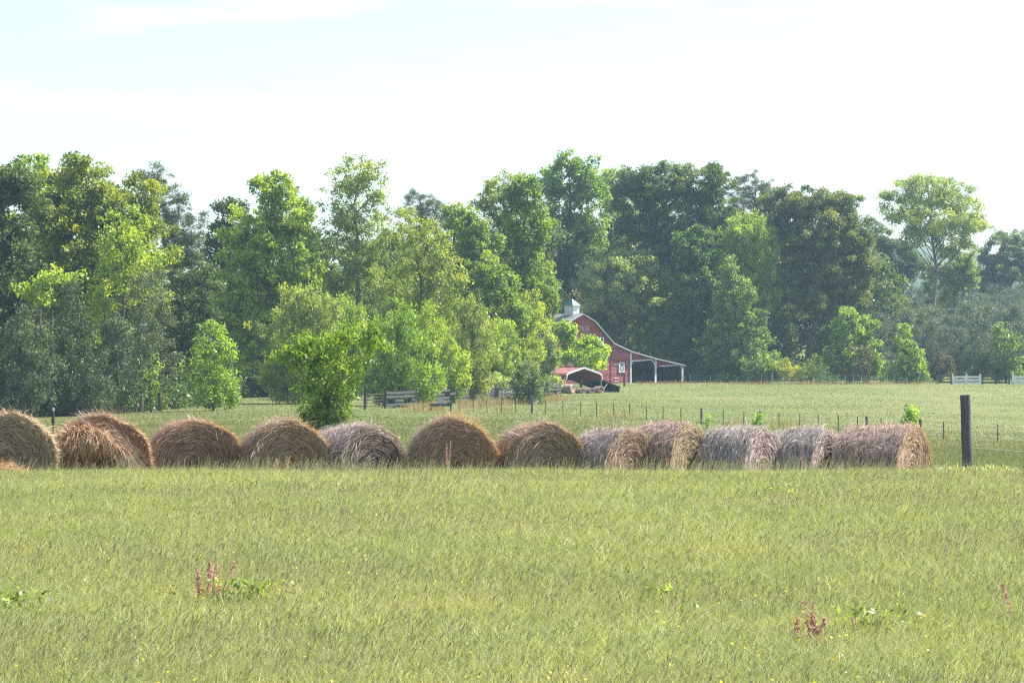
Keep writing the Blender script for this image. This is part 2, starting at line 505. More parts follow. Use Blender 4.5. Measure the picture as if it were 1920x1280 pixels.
t1 = np.clip(RNG.random(n) ** 1.2, 0, 1)
tag(link('grass_seedheads', np_mesh('grass_seedheads', V, [Q], M_SEED, np.concatenate([t1, t1, np.clip(t1 + .3, 0, 1)]))), kind='stuff',
    label='brownish grass seed heads leaning in the wind over the meadow')

# wild flowers: yellow buttercups thick at the near end, a few white heads
n = 1500
x, d = field_points(n, 9, 46, -1.9)
keep = RNG.random(n) < np.clip((low(x, d, .8, 5.1) - .3) * 2, .05, 1)
x, d = x[keep], d[keep]; n = len(x)
C = np.stack([x, d, gz(x, d) + .2 + .12 * RNG.random(n)], 1)
A = unit(RNG.normal(size=(n, 3)) * np.array([1, 1, .4])); B = unit(np.cross(A, unit(RNG.normal(size=(n, 3)) * .4 + np.array([0, -.5, .8]))))
sz = (.010 + .008 * RNG.random(n))
V1, Q1 = kites(C, A, B, sz, sz)
tag(link('wildflowers', np_mesh('wildflowers', V1, [Q1], M_FLOWER, RNG.random(n) * .78)), kind='stuff', label='tiny yellow and white wild flowers scattered in the meadow')

# pasture behind the bales
n = 460000
x, d = field_points(n, 57, 372, -.75, 1.25)
Wd = (.007 + .00010 * d) * (.7 + .7 * RNG.random(n))
H = (.16 + .16 * RNG.random(n)) * (.75 + .5 * low(x, d, .23, .9)) * np.clip(80 / d, .38, .8)
lean = np.stack([.18 + .3 * RNG.normal(size=n), .25 * RNG.normal(size=n)], 1)
P = np.stack([x, d, gz(x, d) - .02], 1)
V, Q, T = blades(P, H, Wd, lean, RNG.normal(0, .6, n), .1 + .2 * RNG.random(n))
tint = np.clip(.18 + .28 * np.clip((170 - d) / 90, 0, 1) + .30 * RNG.random(n) + .26 * (low(x, d * .4, .12, 1.1) - .5) + .25 * (RNG.random(n) < .05), 0, 1)
tag(link('pasture_grass', np_mesh('pasture_grass', V, [Q, T], M_PASTURE, np.concatenate([tint, tint]))), kind='stuff', label='green pasture grass between the bales and the far fence')


def dry_patch(pts, hmin, hmax, wd):
    x = np.array([p[0] for p in pts]); d = np.array([p[1] for p in pts]); n = len(x)
    P = np.stack([x, d, gz(x, d)], 1)
    return blades(P, hmin + (hmax - hmin) * RNG.random(n), wd * (.6 + .8 * RNG.random(n)),
                  np.stack([.06 + .14 * RNG.normal(size=n), .1 * RNG.normal(size=n)], 1), RNG.normal(0, .5, n), .05 + .1 * RNG.random(n))


pts = []
for _ in range(3000):                       # tan broomsedge along the board fence
    t = RNG.random() ** .9; px = 765 + 290 * t + 8 * RNG.normal(); dd = 205 + 55 * t + 5 * RNG.normal()
    if (math.sin(px * .11) + math.sin(px * .047 + 2)) > -1.1: pts.append((X(px, dd), dd))
for _ in range(1100):                       # along the wire fence
    px = 900 + 880 * RNG.random(); t = (px - 860) / 1010; dd = 206 - 56 * t + 4 * RNG.normal()
    if math.sin(px * .06 + 1) + math.sin(px * .023) > .5: pts.append((X(px, dd), dd))
for _ in range(900):                       # below the barn and the far fence
    px = 1190 + 570 * RNG.random(); dd = 341 + 4 * RNG.random()
    pts.append((X(px, dd), dd))
V, Q, T = dry_patch(pts, .30, .80, .030)
tn = RNG.random(len(pts))
tag(link('dry_grass', np_mesh('dry_grass', V, [Q, T], M_DRY, np.concatenate([tn, tn]))), kind='stuff', label='tan dry broomsedge along the fences')

# ------------------------------------------------------------------ trees
KIND = {  # leaf length, width, clump radius, flatten, leaves per square metre of crown, shell bias, upward bias, limbs, material
    'oak':      dict(L=.30, W=.22, cr=1.05, fl=.72, k=230, sh=.45, limbs=26, mat=M_LEAF, spread=.55),
    'poplar':   dict(L=.31, W=.25, cr=.72, fl=.85, k=190, sh=.25, limbs=24, mat=M_LEAF, spread=.6),
    'airy':     dict(L=.24, W=.17, cr=.80, fl=.8, k=150, sh=.15, limbs=26, mat=M_LEAF, spread=.85),
    'feathery': dict(L=.30, W=.11, cr=.60, fl=1.15, k=280, sh=.25, limbs=14, mat=M_LEAF, spread=.75),
    'pine':     dict(L=.34, W=.06, cr=.72, fl=.6, k=330, sh=.3, limbs=22, mat=M_NEEDLE, spread=.6),
    'cedar':    dict(L=.30, W=.08, cr=.60, fl=1.0, k=330, sh=.3, limbs=6, mat=M_NEEDLE, spread=.6),
    'shrub':    dict(L=.20, W=.14, cr=.42, fl=.9, k=210, sh=.3, limbs=6, mat=M_LEAF, spread=.6),
    'near':     dict(L=.19, W=.065, cr=.23, fl=1.1, k=560, sh=.15, limbs=40, mat=M_LEAF, spread=.7),
}


def crown_cloud(kind, ell, rng, dens=1.0, zmin=-1e9, lscale=1.0):
    """leaf kites for a list of ellipsoids (c, (rx, ry, rz)); returns verts, quads, tints and the clump centres"""
    K = KIND[kind]; C_all = []; R_all = []; T_all = []
    for c, r in ell:
        c = np.array(c); r = np.array(r); cr = K['cr'] * lscale
        ncl = max(5, int(3.4 * (r[0] * r[2] + .5 * r[0] * r[1]) / cr ** 2))
        dirs = unit(rng.normal(size=(ncl, 3)))
        rad = rng.random(ncl) ** (1 / (3 + 4 * K['sh']))
        lump = 1 + .16 * np.sin(dirs[:, 0] * 5 + c[0]) * np.sin(dirs[:, 2] * 6 + c[2]) + .10 * rng.normal(size=ncl)
        p = c + dirs * r * (rad * lump)[:, None]
        ok = p[:, 2] > zmin
        p = p[ok]; C_all.append(p)
        R_all.append(cr * (.55 + .8 * rng.random(len(p))))
        T_all.append(.17 * rng.normal(size=len(p)))
    C = np.concatenate(C_all); R = np.concatenate(R_all); Tc = np.concatenate(T_all)
    area = sum(math.pi * r[0] * r[2] for _, r in ell)
    per = area * K['k'] * dens / lscale ** 2 / max(1, (R ** 2).sum())
    cnt = np.maximum(3, (per * R ** 2).astype(int))
    idx = np.repeat(np.arange(len(C)), cnt); n = len(idx)
    off = unit(rng.normal(size=(n, 3))) * (rng.random(n) ** K['spread'])[:, None] * R[idx][:, None]
    off[:, 2] *= K['fl']
    P = C[idx] + off
    if kind in ('pine', 'cedar'):
        A = unit(off + .5 * rng.normal(size=(n, 3)) + np.array([0, 0, .25 if kind == 'pine' else .55]))
    elif kind == 'feathery':
        A = unit(.55 * rng.normal(size=(n, 3)) + np.array([.1, 0, .9]) + .4 * off)
    elif kind == 'near':
        A = unit(.7 * rng.normal(size=(n, 3)) + np.array([.1, 0, -.55]))
    else:
        A = unit(rng.normal(size=(n, 3)) + np.array([0, 0, -.25]))
    Nn = unit(rng.normal(size=(n, 3)) + .55 * off / np.maximum(R[idx][:, None], .01) + np.array([0, 0, .5]))
    B = unit(np.cross(A, Nn))
    s = (.65 + .6 * rng.random(n)) * lscale
    V, Q = kites(P, A, B, K['L'] * s, K['W'] * s)
    tint = np.clip(.5 + Tc[idx] + .17 * rng.normal(size=n), 0, 1)
    return V, Q, tint, C


def tree(name, label, cat, kind, d, px, lobes, color, dens=1.0, bark=None, tr=None, group=None, seed=None, dscale=.85, low_z=.25, lscale=1.0):
    lscale *= .86
    s = d / F
    base = ground(px, d)
    rng = np.random.default_rng(seed if seed is not None else int(px * 13 + d * 7) & 0xffff)
    root = empty(name, base, label=label, cat=cat, group=group)
    b = np.array(base)
    ell = []
    for (cx, cy, rx, ry) in lobes:
        rxm, rzm = rx * s * 1.1, ry * s * 1.08
        ell.append(((X(cx, d) - b[0], rng.normal() * .22 * rxm, Z(cy, d) - b[2]), (rxm, max(.75 * rxm, .4 * rzm) * dscale + .15, rzm)))
    V, Q, tint, C = crown_cloud(kind, ell, rng, dens, low_z, lscale)
    link('crown', np_mesh('crown', V, [Q], KIND[kind]['mat'], tint), root, color=color)
    # trunk and limbs
    hi = max(ell, key=lambda e: e[0][2] + .4 * e[1][2])
    top = hi[0][2] + .35 * hi[1][2]
    tx = sum(c[0] * r[0] * r[2] for c, r in ell) / sum(r[0] * r[2] for c, r in ell)
    r0 = tr if tr else max(.03, .020 * top)
    mb = MB()
    pts = []; K = 7
    for i in range(K):
        t = i / (K - 1)
        pts.append((tx * min(1, t * 1.6) ** 1.3 * (1 - max(0, t - .5) * 2) + hi[0][0] * max(0, t - .5) * 2 + .012 * top * rng.normal() * (0 < i), .012 * top * rng.normal() * (i > 0), -.15 + (top + .15) * t))
    mb.tube(pts, [r0 * (1.25 if i == 0 else 1) * (1 - .88 * i / (K - 1)) for i in range(K)], 8)
    nl = min(KIND[kind]['limbs'], len(C))
    for ci in rng.choice(len(C), nl, replace=False):
        c = C[ci]
        if c[2] < .18 * top: continue
        reach = math.hypot(c[0] - tx, c[1])
        hz_ = max(.12 * top, c[2] - reach * (1.0 if kind != 'pine' else .25) - .08 * top * rng.random())
        t = min(.97, (hz_ + .15) / (top + .15)); k = min(K - 2, int(t * (K - 1))); f = t * (K - 1) - k
        st = Vector(pts[k]).lerp(Vector(pts[k + 1]), f)
        rr = r0 * (1 - .88 * t) * .5
        e = Vector(c); mid = st.lerp(e, .5) + Vector((0, 0, -.06 * reach if kind != 'pine' else .02))
        mb.tube([st, mid, e], [max(.012, rr), max(.010, rr * .65), .008], 5)
    mb.build('trunk', bark or M_BARK, root, smooth=True)
    return root


OLIVE = (0.144, 0.176, 0.039); YEL = (0.219, 0.280, 0.050); BRIGHT = (0.138, 0.240, 0.039); MIDG = (0.094, 0.176, 0.039); DARKG = (0.056, 0.098, 0.033)
CEDAR = (.014, .022, .021); OLIVE = (.125, .165, .038); YEL = (.165, .235, .045); DARKG = (.046, .075, .030); OAKD = (.062, .088, .036); PINE = (.044, .060, .046); BRIGHT = (.165, .240, .044); MIDG = (.118, .180, .042); SILV = (.16, .215, .115)
GREYG = (0.144, 0.195, 0.077); PINE = (0.062, 0.086, 0.050); CEDAR = (0.044, 0.068, 0.040); OAKD = (0.065, 0.101, 0.037); SILV = (0.188, 0.247, 0.132)

T = 'tree'
tree('oak_tree', 'dark olive oak at the left end of the wood, cut by the picture edge', T, 'oak', 214, 8, [(0, 400, 62, 80), (-10, 520, 75, 95), (20, 350, 40, 42), (10, 630, 60, 60)], DARKG)
tree('poplar_tree', 'light green treetop rising behind the big olive oak', T, 'poplar', 240, 62, [(55, 325, 36, 34), (85, 370, 45, 45), (30, 345, 22, 28)], BRIGHT, .9)
tree('oak_tree', 'big round olive oak with a lit yellowish crown', T, 'oak', 224, 160, [(150, 365, 78, 52), (235, 385, 66, 56), (100, 450, 80, 85), (275, 465, 50, 75), (180, 500, 90, 80), (150, 318, 26, 24), (200, 590, 90, 60)], OLIVE)
tree('maple_tree', 'thin yellow-green tree with a forked trunk before the olive oak', T, 'airy', 214, 214, [(228, 440, 50, 58), (205, 530, 42, 55), (262, 490, 36, 44), (190, 600, 26, 40), (290, 560, 30, 40)], YEL, .75, M_BARK, .2)
tree('pine_tree', 'tall dark ragged pine beside the olive oak', T, 'pine', 252, 325, [(288, 335, 34, 24), (318, 378, 36, 34), (345, 425, 36, 34), (335, 480, 40, 42), (378, 415, 10, 22), (300, 420, 30, 40), (360, 470, 22, 30)], PINE, 1, M_BARKR)
tree('cedar_tree', 'dark pointed cedar at the foot of the olive oak', T, 'cedar', 198, 132, [(133, 560, 15, 38), (132, 620, 34, 50), (130, 700, 58, 70), (150, 740, 60, 30)], CEDAR)
tree('cedar_tree', 'broad blackish cedar nearest the left picture edge', T, 'cedar', 194, 40, [(45, 630, 38, 55), (38, 710, 62, 60), (0, 740, 50, 40)], CEDAR)
tree('cedar_tree', 'dark grey-green cedar left of two thin bare trunks', T, 'cedar', 203, 222, [(215, 640, 26, 60), (222, 705, 46, 60)], CEDAR)
tree('pine_tree', 'slender young pine with a bare pale trunk', T, 'pine', 206, 266, [(266, 560, 26, 44), (270, 625, 26, 40), (262, 690, 30, 40)], PINE, .6, M_BARKP, .12)
tree('pine_tree', 'thin dark-trunked pine right of the pale-trunked one', T, 'pine', 208, 301, [(300, 545, 24, 40), (305, 610, 28, 50), (300, 690, 36, 45)], PINE, .6, M_BARKR, .14)
tree('holly_tree', 'dense dark evergreen behind the lit sapling', T, 'oak', 225, 340, [(335, 600, 32, 60), (345, 680, 44, 60), (370, 560, 34, 50)], DARKG)
tree('shrub', 'light green bush glowing in shade among dark cedars', 'shrub', 'poplar', 207, 108, [(108, 522, 34, 18), (60, 545, 24, 12), (85, 560, 24, 14)], BRIGHT, .8)
tree('shrub', 'small pale bush under the pines by the shadowed edge', 'shrub', 'shrub', 203, 285, [(285, 700, 14, 30), (275, 725, 20, 16)], MIDG)
tree('poplar_tree', 'tall bright green poplar with a narrow lit top', T, 'poplar', 264, 520, [(512, 352, 36, 32), (535, 395, 46, 42), (560, 430, 30, 40), (470, 440, 56, 44), (520, 490, 76, 60), (450, 530, 46, 55), (560, 560, 50, 60), (480, 620, 76, 66), (430, 600, 40, 55)], BRIGHT)
tree('oak_tree', 'small dark treetop left of the tall poplar', T, 'oak', 282, 432, [(435, 405, 36, 26), (412, 440, 22, 28), (425, 480, 40, 40)], DARKG)
tree('sapling', 'lone bright green sapling at the wood edge on the grass', T, 'shrub', 204, 400, [(397, 635, 27, 33), (388, 685, 44, 42), (408, 720, 42, 32), (400, 613, 12, 12), (425, 655, 18, 22), (400, 748, 38, 18), (425, 742, 20, 16)], (.14, .225, .045), 1, None, .08, lscale=1.15)
tree('sycamore_tree', 'tall airy grey-green tree with a visible pale trunk', T, 'airy', 268, 672, [(665, 325, 48, 32), (700, 345, 26, 38), (648, 390, 46, 48), (690, 420, 60, 52), (640, 490, 54, 64), (720, 510, 64, 60), (670, 590, 70, 60), (620, 560, 40, 50)], GREYG, .95, M_BARKP, .34)
tree('pine_tree', 'dark pine leaning above the middle of the wood', T, 'pine', 305, 810, [(783, 380, 30, 22), (812, 405, 34, 28), (838, 450, 32, 36), (800, 440, 30, 32), (850, 490, 26, 30)], PINE, 1, M_BARKR)
tree('maple_tree', 'small yellow-green treetop right of the leaning pine', T, 'poplar', 300, 858, [(850, 398, 22, 20), (875, 425, 22, 30), (855, 450, 26, 36)], YEL, .8)
tree('maple_tree', 'loose yellow-green tree in the middle of the wood', T, 'airy', 258, 790, [(768, 425, 36, 36), (800, 475, 52, 48), (758, 530, 56, 50), (835, 530, 38, 55), (800, 590, 54, 50)], (.16, .205, .05), .95, M_BARK, .25)
tree('poplar_tree', 'fresh green poplar left of the grey-green round crown', T, 'poplar', 288, 893, [(888, 425, 26, 32), (900, 475, 40, 48), (880, 550, 48, 60), (905, 600, 40, 40)], MIDG)
tree('ash_tree', 'grey-green round crown behind the middle of the wood', T, 'airy', 306, 942, [(945, 348, 38, 28), (918, 380, 30, 34), (958, 400, 42, 48), (930, 440, 40, 40)], GREYG, 1.2)
tree('poplar_tree', 'deeper green tree left of the tallest poplar', T, 'poplar', 296, 986, [(985, 365, 34, 36), (992, 425, 44, 48), (965, 490, 48, 48), (990, 540, 50, 40)], (.10, .165, .036))
tree('poplar_tree', 'tallest open poplar with a dark trunk standing over the barn', T, 'poplar', 384, 1070, [(1068, 305, 26, 22), (1062, 345, 46, 34), (1100, 335, 34, 42), (1048, 395, 38, 44), (1112, 400, 40, 52), (1026, 345, 20, 32), (1088, 460, 40, 36), (1030, 440, 24, 24)], (.12, .195, .05), .72, M_BARK, .42, lscale=1.15)
tree('poplar_tree', 'bright spires of a tree peeping behind the tallest poplar', T, 'poplar', 400, 1160, [(1143, 350, 20, 34), (1166, 338, 12, 22), (1182, 332, 9, 16), (1160, 390, 30, 40)], BRIGHT, .8)
tree('oak_tree', 'great dark spreading oak behind the barn', T, 'oak', 376, 1262, [(1235, 342, 56, 30), (1308, 345, 60, 34), (1190, 390, 44, 52), (1275, 410, 80, 60), (1345, 410, 36, 60), (1225, 460, 62, 50), (1180, 345, 24, 26), (1300, 480, 70, 40)], OAKD, 1.1)
tree('pine_tree', 'dark pine top between the two great oaks', T, 'pine', 392, 1415, [(1415, 352, 36, 26), (1398, 392, 40, 32), (1440, 390, 24, 34), (1415, 430, 40, 30)], PINE, 1.1, M_BARKR)
tree('oak_tree', 'great oak with a bare lower trunk above the pasture', T, 'oak', 374, 1520, [(1515, 380, 50, 26), (1568, 390, 44, 30), (1475, 395, 38, 40), (1530, 435, 84, 52), (1598, 445, 32, 45), (1540, 500, 90, 46), (1612, 500, 26, 38), (1495, 545, 62, 38), (1588, 560, 40, 36), (1602, 620, 26, 40)], (.085, .11, .042), 1.1, None, .5)
tree('locust_tree', 'pale feathery green tree before the pine top', T, 'feathery', 370, 1412, [(1398, 425, 38, 26), (1415, 475, 46, 46), (1435, 540, 30, 48), (1378, 465, 30, 38), (1405, 540, 36, 46)], (.165, .245, .06), 1, lscale=1.2)
tree('maple_tree', 'shaded green tree beside the lean-to of the barn', T, 'poplar', 367, 1312, [(1308, 465, 42, 32), (1300, 530, 54, 64), (1335, 610, 58, 66), (1280, 625, 52, 56), (1320, 680, 70, 30)], (.06, .115, .03), 1.2)
tree('sweetgum_tree', 'cone-shaped grey-green tree right of the barn', T, 'poplar', 360, 1378, [(1370, 508, 15, 26), (1374, 560, 34, 46), (1386, 622, 56, 48), (1400, 680, 56, 32), (1350, 650, 30, 40)], (.105, .165, .065), 1)
tree('maple_tree', 'lit green tree under the great oak beside its trunk', T, 'poplar', 378, 1565, [(1560, 640, 40, 34), (1545, 680, 40, 28)], (.07, .12, .035))
tree('hickory_tree', 'lone tall tree with an umbrella crown over the young pines', T, 'oak', 430, 1750, [(1738, 350, 56, 18), (1788, 370, 46, 24), (1700, 390, 44, 20), (1750, 408, 70, 34), (1818, 418, 38, 20), (1678, 368, 26, 11), (1718, 442, 38, 18), (1785, 452, 36, 20), (1838, 408, 18, 10)], (.17, .225, .095), .78, M_BARKP, .42, lscale=1.1)
tree('maple_tree', 'rounded light green tree at the foot of the umbrella-crowned tree', T, 'poplar', 438, 1788, [(1792, 495, 36, 32), (1772, 535, 36, 28), (1812, 515, 24, 34)], (.135, .185, .06), .9, lscale=1.1)
tree('oak_tree', 'hazy blue-green round tree at the right picture edge', T, 'oak', 500, 1885, [(1882, 480, 42, 36), (1925, 472, 48, 38), (1852, 520, 30, 38), (1900, 540, 50, 40)], (.085, .12, .07), 1, lscale=1.1)
tree('oak_tree', 'hazy dark tree left of the umbrella-crowned tree', T, 'oak', 470, 1655, [(1652, 455, 22, 30), (1685, 490, 32, 36), (1645, 500, 26, 40), (1715, 505, 30, 22), (1700, 470, 14, 16)], (.06, .10, .05), 1, lscale=1.1)
tree('pine_tree', 'thin hazy pine top just right of the great oak', T, 'pine', 480, 1640, [(1637, 425, 12, 18), (1645, 450, 16, 20)], PINE, 1.2, M_BARKR, lscale=1.2)
tree('catalpa_tree', 'wide grey-green domed tree behind the barn roof', T, 'oak', 371, 1172, [(1165, 498, 58, 28), (1210, 515, 38, 36), (1128, 535, 44, 40), (1180, 550, 64, 44)], SILV, 1.1)
tree('maple_tree', 'bright rounded tree right of the cupola', T, 'poplar', 378, 1168, [(1160, 555, 26, 34), (1178, 595, 40, 44), (1140, 600, 36, 40)], (.12, .18, .05))
tree('maple_tree', 'yellow-lit tree above the lean-to roof', T, 'poplar', 372, 1222, [(1218, 585, 34, 34), (1245, 560, 26, 24), (1225, 625, 40, 40), (1262, 610, 26, 40)], (.135, .20, .045))
tree('plum_tree', 'bronze-leaved small tree just behind the cupola', T, 'oak', 380, 1118, [(1115, 552, 32, 24), (1125, 590, 32, 26)], (.16, .145, .06))
# loose row of pale feathery trees in front of the wood
tree('willow_tree', 'tall feathery willow left of the row, above the leafy bush', T, 'feathery', 232, 570, [(562, 570, 38, 34), (600, 590, 38, 36), (558, 630, 68, 54), (590, 690, 68, 46), (530, 700, 46, 40), (570, 738, 60, 22)], (.165, .215, .08))
tree('willow_tree', 'dense feathery tree over the dark board fence', T, 'feathery', 224, 745, [(745, 605, 36, 38), (748, 660, 56, 52), (718, 722, 44, 34), (785, 715, 46, 36), (750, 742, 50, 20)], (.125, .205, .04))
tree('willow_tree', 'yellowish feathery tree beside the dense one', T, 'feathery', 240, 818, [(808, 635, 36, 54), (832, 685, 44, 46), (800, 715, 40, 26), (850, 715, 34, 26), (825, 732, 40, 18)], (.165, .235, .045))
tree('willow_tree', 'pale thin-stemmed feathery tree behind the small trough', T, 'feathery', 247, 888, [(888, 595, 32, 40), (890, 655, 46, 52), (885, 712, 38, 26), (888, 732, 30, 16)], (.155, .20, .075), .85)
tree('poplar_tree', 'mid-green tree behind the pale thin-stemmed one', T, 'poplar', 272, 925, [(918, 525, 44, 44), (940, 575, 48, 40), (880, 560, 30, 30)], MIDG)
tree('maple_tree', 'yellow-green tree left of the carport', T, 'feathery', 278, 970, [(975, 590, 42, 36), (955, 640, 44, 44), (985, 660, 36, 36)], (.175, .23, .055))
tree('maple_tree', 'leafy tree behind the yellow-green one by the carport', T, 'poplar', 300, 1015, [(1000, 520, 40, 40), (1022, 560, 24, 32), (1005, 580, 34, 38)], (.12, .175, .05))
tree('ash_tree', 'speckled pale tree beside the carport roof', T, 'airy', 290, 1035, [(1016, 612, 28, 38), (1030, 668, 20, 38), (1010, 670, 28, 36), (1042, 708, 11, 14)], (.165, .21, .085), 1.3)
tree('maple_tree', 'brightest lime-green tree half hiding the barn front', T, 'poplar', 326, 1090, [(1053, 611, 13, 12), (1061, 624, 8, 8), (1048, 645, 14, 26), (1060, 628, 18, 17), (1080, 648, 24, 20), (1107, 638, 9, 14), (1112, 660, 24, 22), (1090, 672, 42, 20), (1131, 655, 9, 9), (1122, 678, 12, 12), (1046, 618, 13, 14)], (.175, .265, .035), 1.1, None, .15)
tree('cypress_tree', 'narrow dark columnar evergreen left of the carport', T, 'cedar', 284, 1026, [(1027, 650, 7, 20), (1026, 680, 9, 28), (1026, 710, 8, 20)], CEDAR)
tree('olive_tree', 'round silver-green tree before the board fence', T, 'shrub', 238, 994, [(990, 700, 26, 24), (1012, 722, 24, 20), (975, 718, 18, 18), (995, 735, 24, 18), (990, 748, 26, 12)], (.085, .125, .078), 1.2, None, .12)
tree('shrub', 'small silvery shrub against the pale fence boards', 'shrub', 'shrub', 258, 942, [(942, 714, 20, 12), (930, 708, 10, 10)], SILV, 1)
tree('willow_tree', 'young pale green tree filling the gap above the leafy bush', T, 'feathery', 252, 655, [(650, 605, 38, 46), (655, 670, 44, 48), (640, 715, 40, 30)], (.145, .215, .055), 1, lscale=1.1)
tree('willow_tree', 'soft green young tree between the dense and yellowish feathery trees', T, 'feathery', 256, 785, [(782, 640, 34, 44), (785, 690, 38, 36)], (.14, .22, .045), 1, lscale=1.1)
tree('willow_tree', 'yellow-green young tree behind the silver-green round tree', T, 'feathery', 262, 930, [(930, 650, 36, 50), (920, 705, 34, 26), (950, 690, 26, 30)], (.175, .245, .055), 1, lscale=1.1)
tree('maple_tree', 'leafy young tree at the left side of the narrow dark evergreen', T, 'poplar', 292, 1000, [(995, 625, 34, 44), (1000, 680, 28, 32)], (.135, .205, .05))
tree('poplar_tree', 'mid-green tree between the airy grey-green tree and the loose yellow-green one', T, 'poplar', 285, 740, [(735, 480, 36, 46), (730, 550, 44, 52)], (.12, .18, .045))
# edge of the wood on the right
tree('sapling', 'bright sapling under the right side of the great oak', T, 'poplar', 354, 1592, [(1590, 612, 24, 32), (1578, 660, 28, 34), (1588, 692, 26, 18)], (.125, .205, .045))
tree('sapling', 'narrow bright sapling left of the pale fence post', T, 'poplar', 356, 1628, [(1626, 630, 18, 34), (1634, 680, 20, 28)], (.125, .20, .045))
tree('shrub', 'brown bare-looking bush between two bright saplings', 'shrub', 'airy', 352, 1612, [(1612, 684, 22, 30)], (.065, .066, .042), 1.6)
tree('sapling', 'triangular bright sapling standing alone before the young pines', T, 'poplar', 354, 1702, [(1693, 635, 14, 26), (1700, 668, 24, 28), (1710, 695, 30, 20), (1704, 708, 34, 12)], (.135, .215, .045))
tree('shrub', 'reddish brown bush behind the brown rails', 'shrub', 'airy', 358, 1766, [(1766, 685, 20, 20), (1758, 700, 18, 14)], (.062, .056, .042), 1.8)
tree('cedar_tree', 'dark round cedar behind the white fence boards', T, 'cedar', 360, 1828, [(1828, 665, 34, 34), (1826, 692, 44, 26)], CEDAR)
tree('sapling', 'loose green sapling near the right picture edge', T, 'poplar', 358, 1886, [(1880, 625, 18, 26), (1888, 665, 28, 34), (1896, 698, 30, 18)], (.11, .165, .05), .8)
tree('shrub', 'yellow-green bush at the wire fence below the great oak', 'shrub', 'shrub', 352, 1470, [(1465, 690, 18, 16), (1482, 700, 22, 12)], (.20, .225, .045), 1.2)
tree('shrub', 'spreading lime shrub right of the yellow-green bush', 'shrub', 'shrub', 354, 1508, [(1502, 700, 18, 10), (1524, 686, 12, 16), (1530, 672, 6, 10)], (.17, .22, .05), 1)
tree('shrub', 'leafy green shrub right of the cone-shaped tree', 'shrub', 'poplar', 353, 1432, [(1425, 690, 26, 24), (1440, 702, 26, 14)], (.11, .165, .05))
tree('shrub', 'yellow broom bush behind the white rails', 'shrub', 'shrub', 360, 1790, [(1790, 703, 14, 6)], (.30, .27, .05), 1.2)
# things on the pasture
tree('leafy_bush', 'tall broad-leaved bush fanning out behind the hay bales', 'bush', 'near', 108, 606,
     [(600, 650, 50, 30), (652, 632, 36, 22), (688, 645, 22, 24), (566, 666, 42, 26), (622, 688, 52, 36), (596, 730, 36, 38), (532, 670, 20, 10), (640, 738, 24, 34), (604, 780, 32, 30), (694, 612, 10, 8), (508, 672, 7, 5), (640, 782, 18, 22), (718, 650, 5, 5), (672, 608, 8, 8), (560, 640, 8, 8), (676, 688, 14, 16), (702, 628, 16, 16), (608, 806, 32, 26), (588, 772, 30, 30), (630, 768, 30, 34), (622, 815, 24, 18)],
     (.105, .175, .027), .95, M_BARK, .055, low_z=.05, dscale=.9)
tree('shrub', 'little seedling bush at the thick dark fence post', 'shrub', 'shrub', 167, 1326, [(1324, 786, 8, 9), (1327, 797, 9, 10)], (.12, .19, .05), 1.2, lscale=.8)
tree('shrub', 'little bright bush above the pale twin bales', 'shrub', 'shrub', 162, 1421, [(1420, 782, 7, 8), (1419, 795, 8, 10)], (.12, .22, .035), 1.5, lscale=.8)
tree('shrub', 'round lit bush showing above the rightmost bale', 'shrub', 'shrub', 158, 1708, [(1708, 772, 15, 12), (1704, 788, 14, 12), (1712, 805, 14, 16)], (.14, .235, .045), 1.3, lscale=.8)

# the depth of the wood behind the trees one can tell apart
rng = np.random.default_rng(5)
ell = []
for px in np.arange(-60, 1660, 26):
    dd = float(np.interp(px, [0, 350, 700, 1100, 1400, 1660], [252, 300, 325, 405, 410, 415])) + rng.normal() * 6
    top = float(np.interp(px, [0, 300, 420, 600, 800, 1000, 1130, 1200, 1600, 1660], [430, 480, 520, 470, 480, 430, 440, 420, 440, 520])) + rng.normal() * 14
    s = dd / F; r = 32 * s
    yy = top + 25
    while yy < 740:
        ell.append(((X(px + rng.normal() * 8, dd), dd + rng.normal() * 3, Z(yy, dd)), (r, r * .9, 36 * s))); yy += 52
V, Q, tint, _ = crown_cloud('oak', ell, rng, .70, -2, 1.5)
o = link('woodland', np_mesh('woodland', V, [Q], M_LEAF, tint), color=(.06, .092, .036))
tag(o, kind='stuff', label='dark depth of the wood behind the front trees')
# undergrowth along the foot of the wood, in its shade
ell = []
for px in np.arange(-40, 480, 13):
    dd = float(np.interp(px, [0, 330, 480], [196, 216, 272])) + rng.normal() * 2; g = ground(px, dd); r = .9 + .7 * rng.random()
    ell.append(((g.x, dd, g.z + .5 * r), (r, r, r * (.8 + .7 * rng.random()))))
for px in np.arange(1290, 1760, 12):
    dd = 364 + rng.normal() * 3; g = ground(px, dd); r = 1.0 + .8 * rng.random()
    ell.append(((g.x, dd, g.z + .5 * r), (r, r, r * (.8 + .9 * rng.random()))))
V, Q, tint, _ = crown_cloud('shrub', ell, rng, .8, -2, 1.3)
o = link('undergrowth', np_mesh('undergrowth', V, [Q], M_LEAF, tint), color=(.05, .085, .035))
tag(o, kind='stuff', label='dark brambles and undergrowth along the foot of the wood')

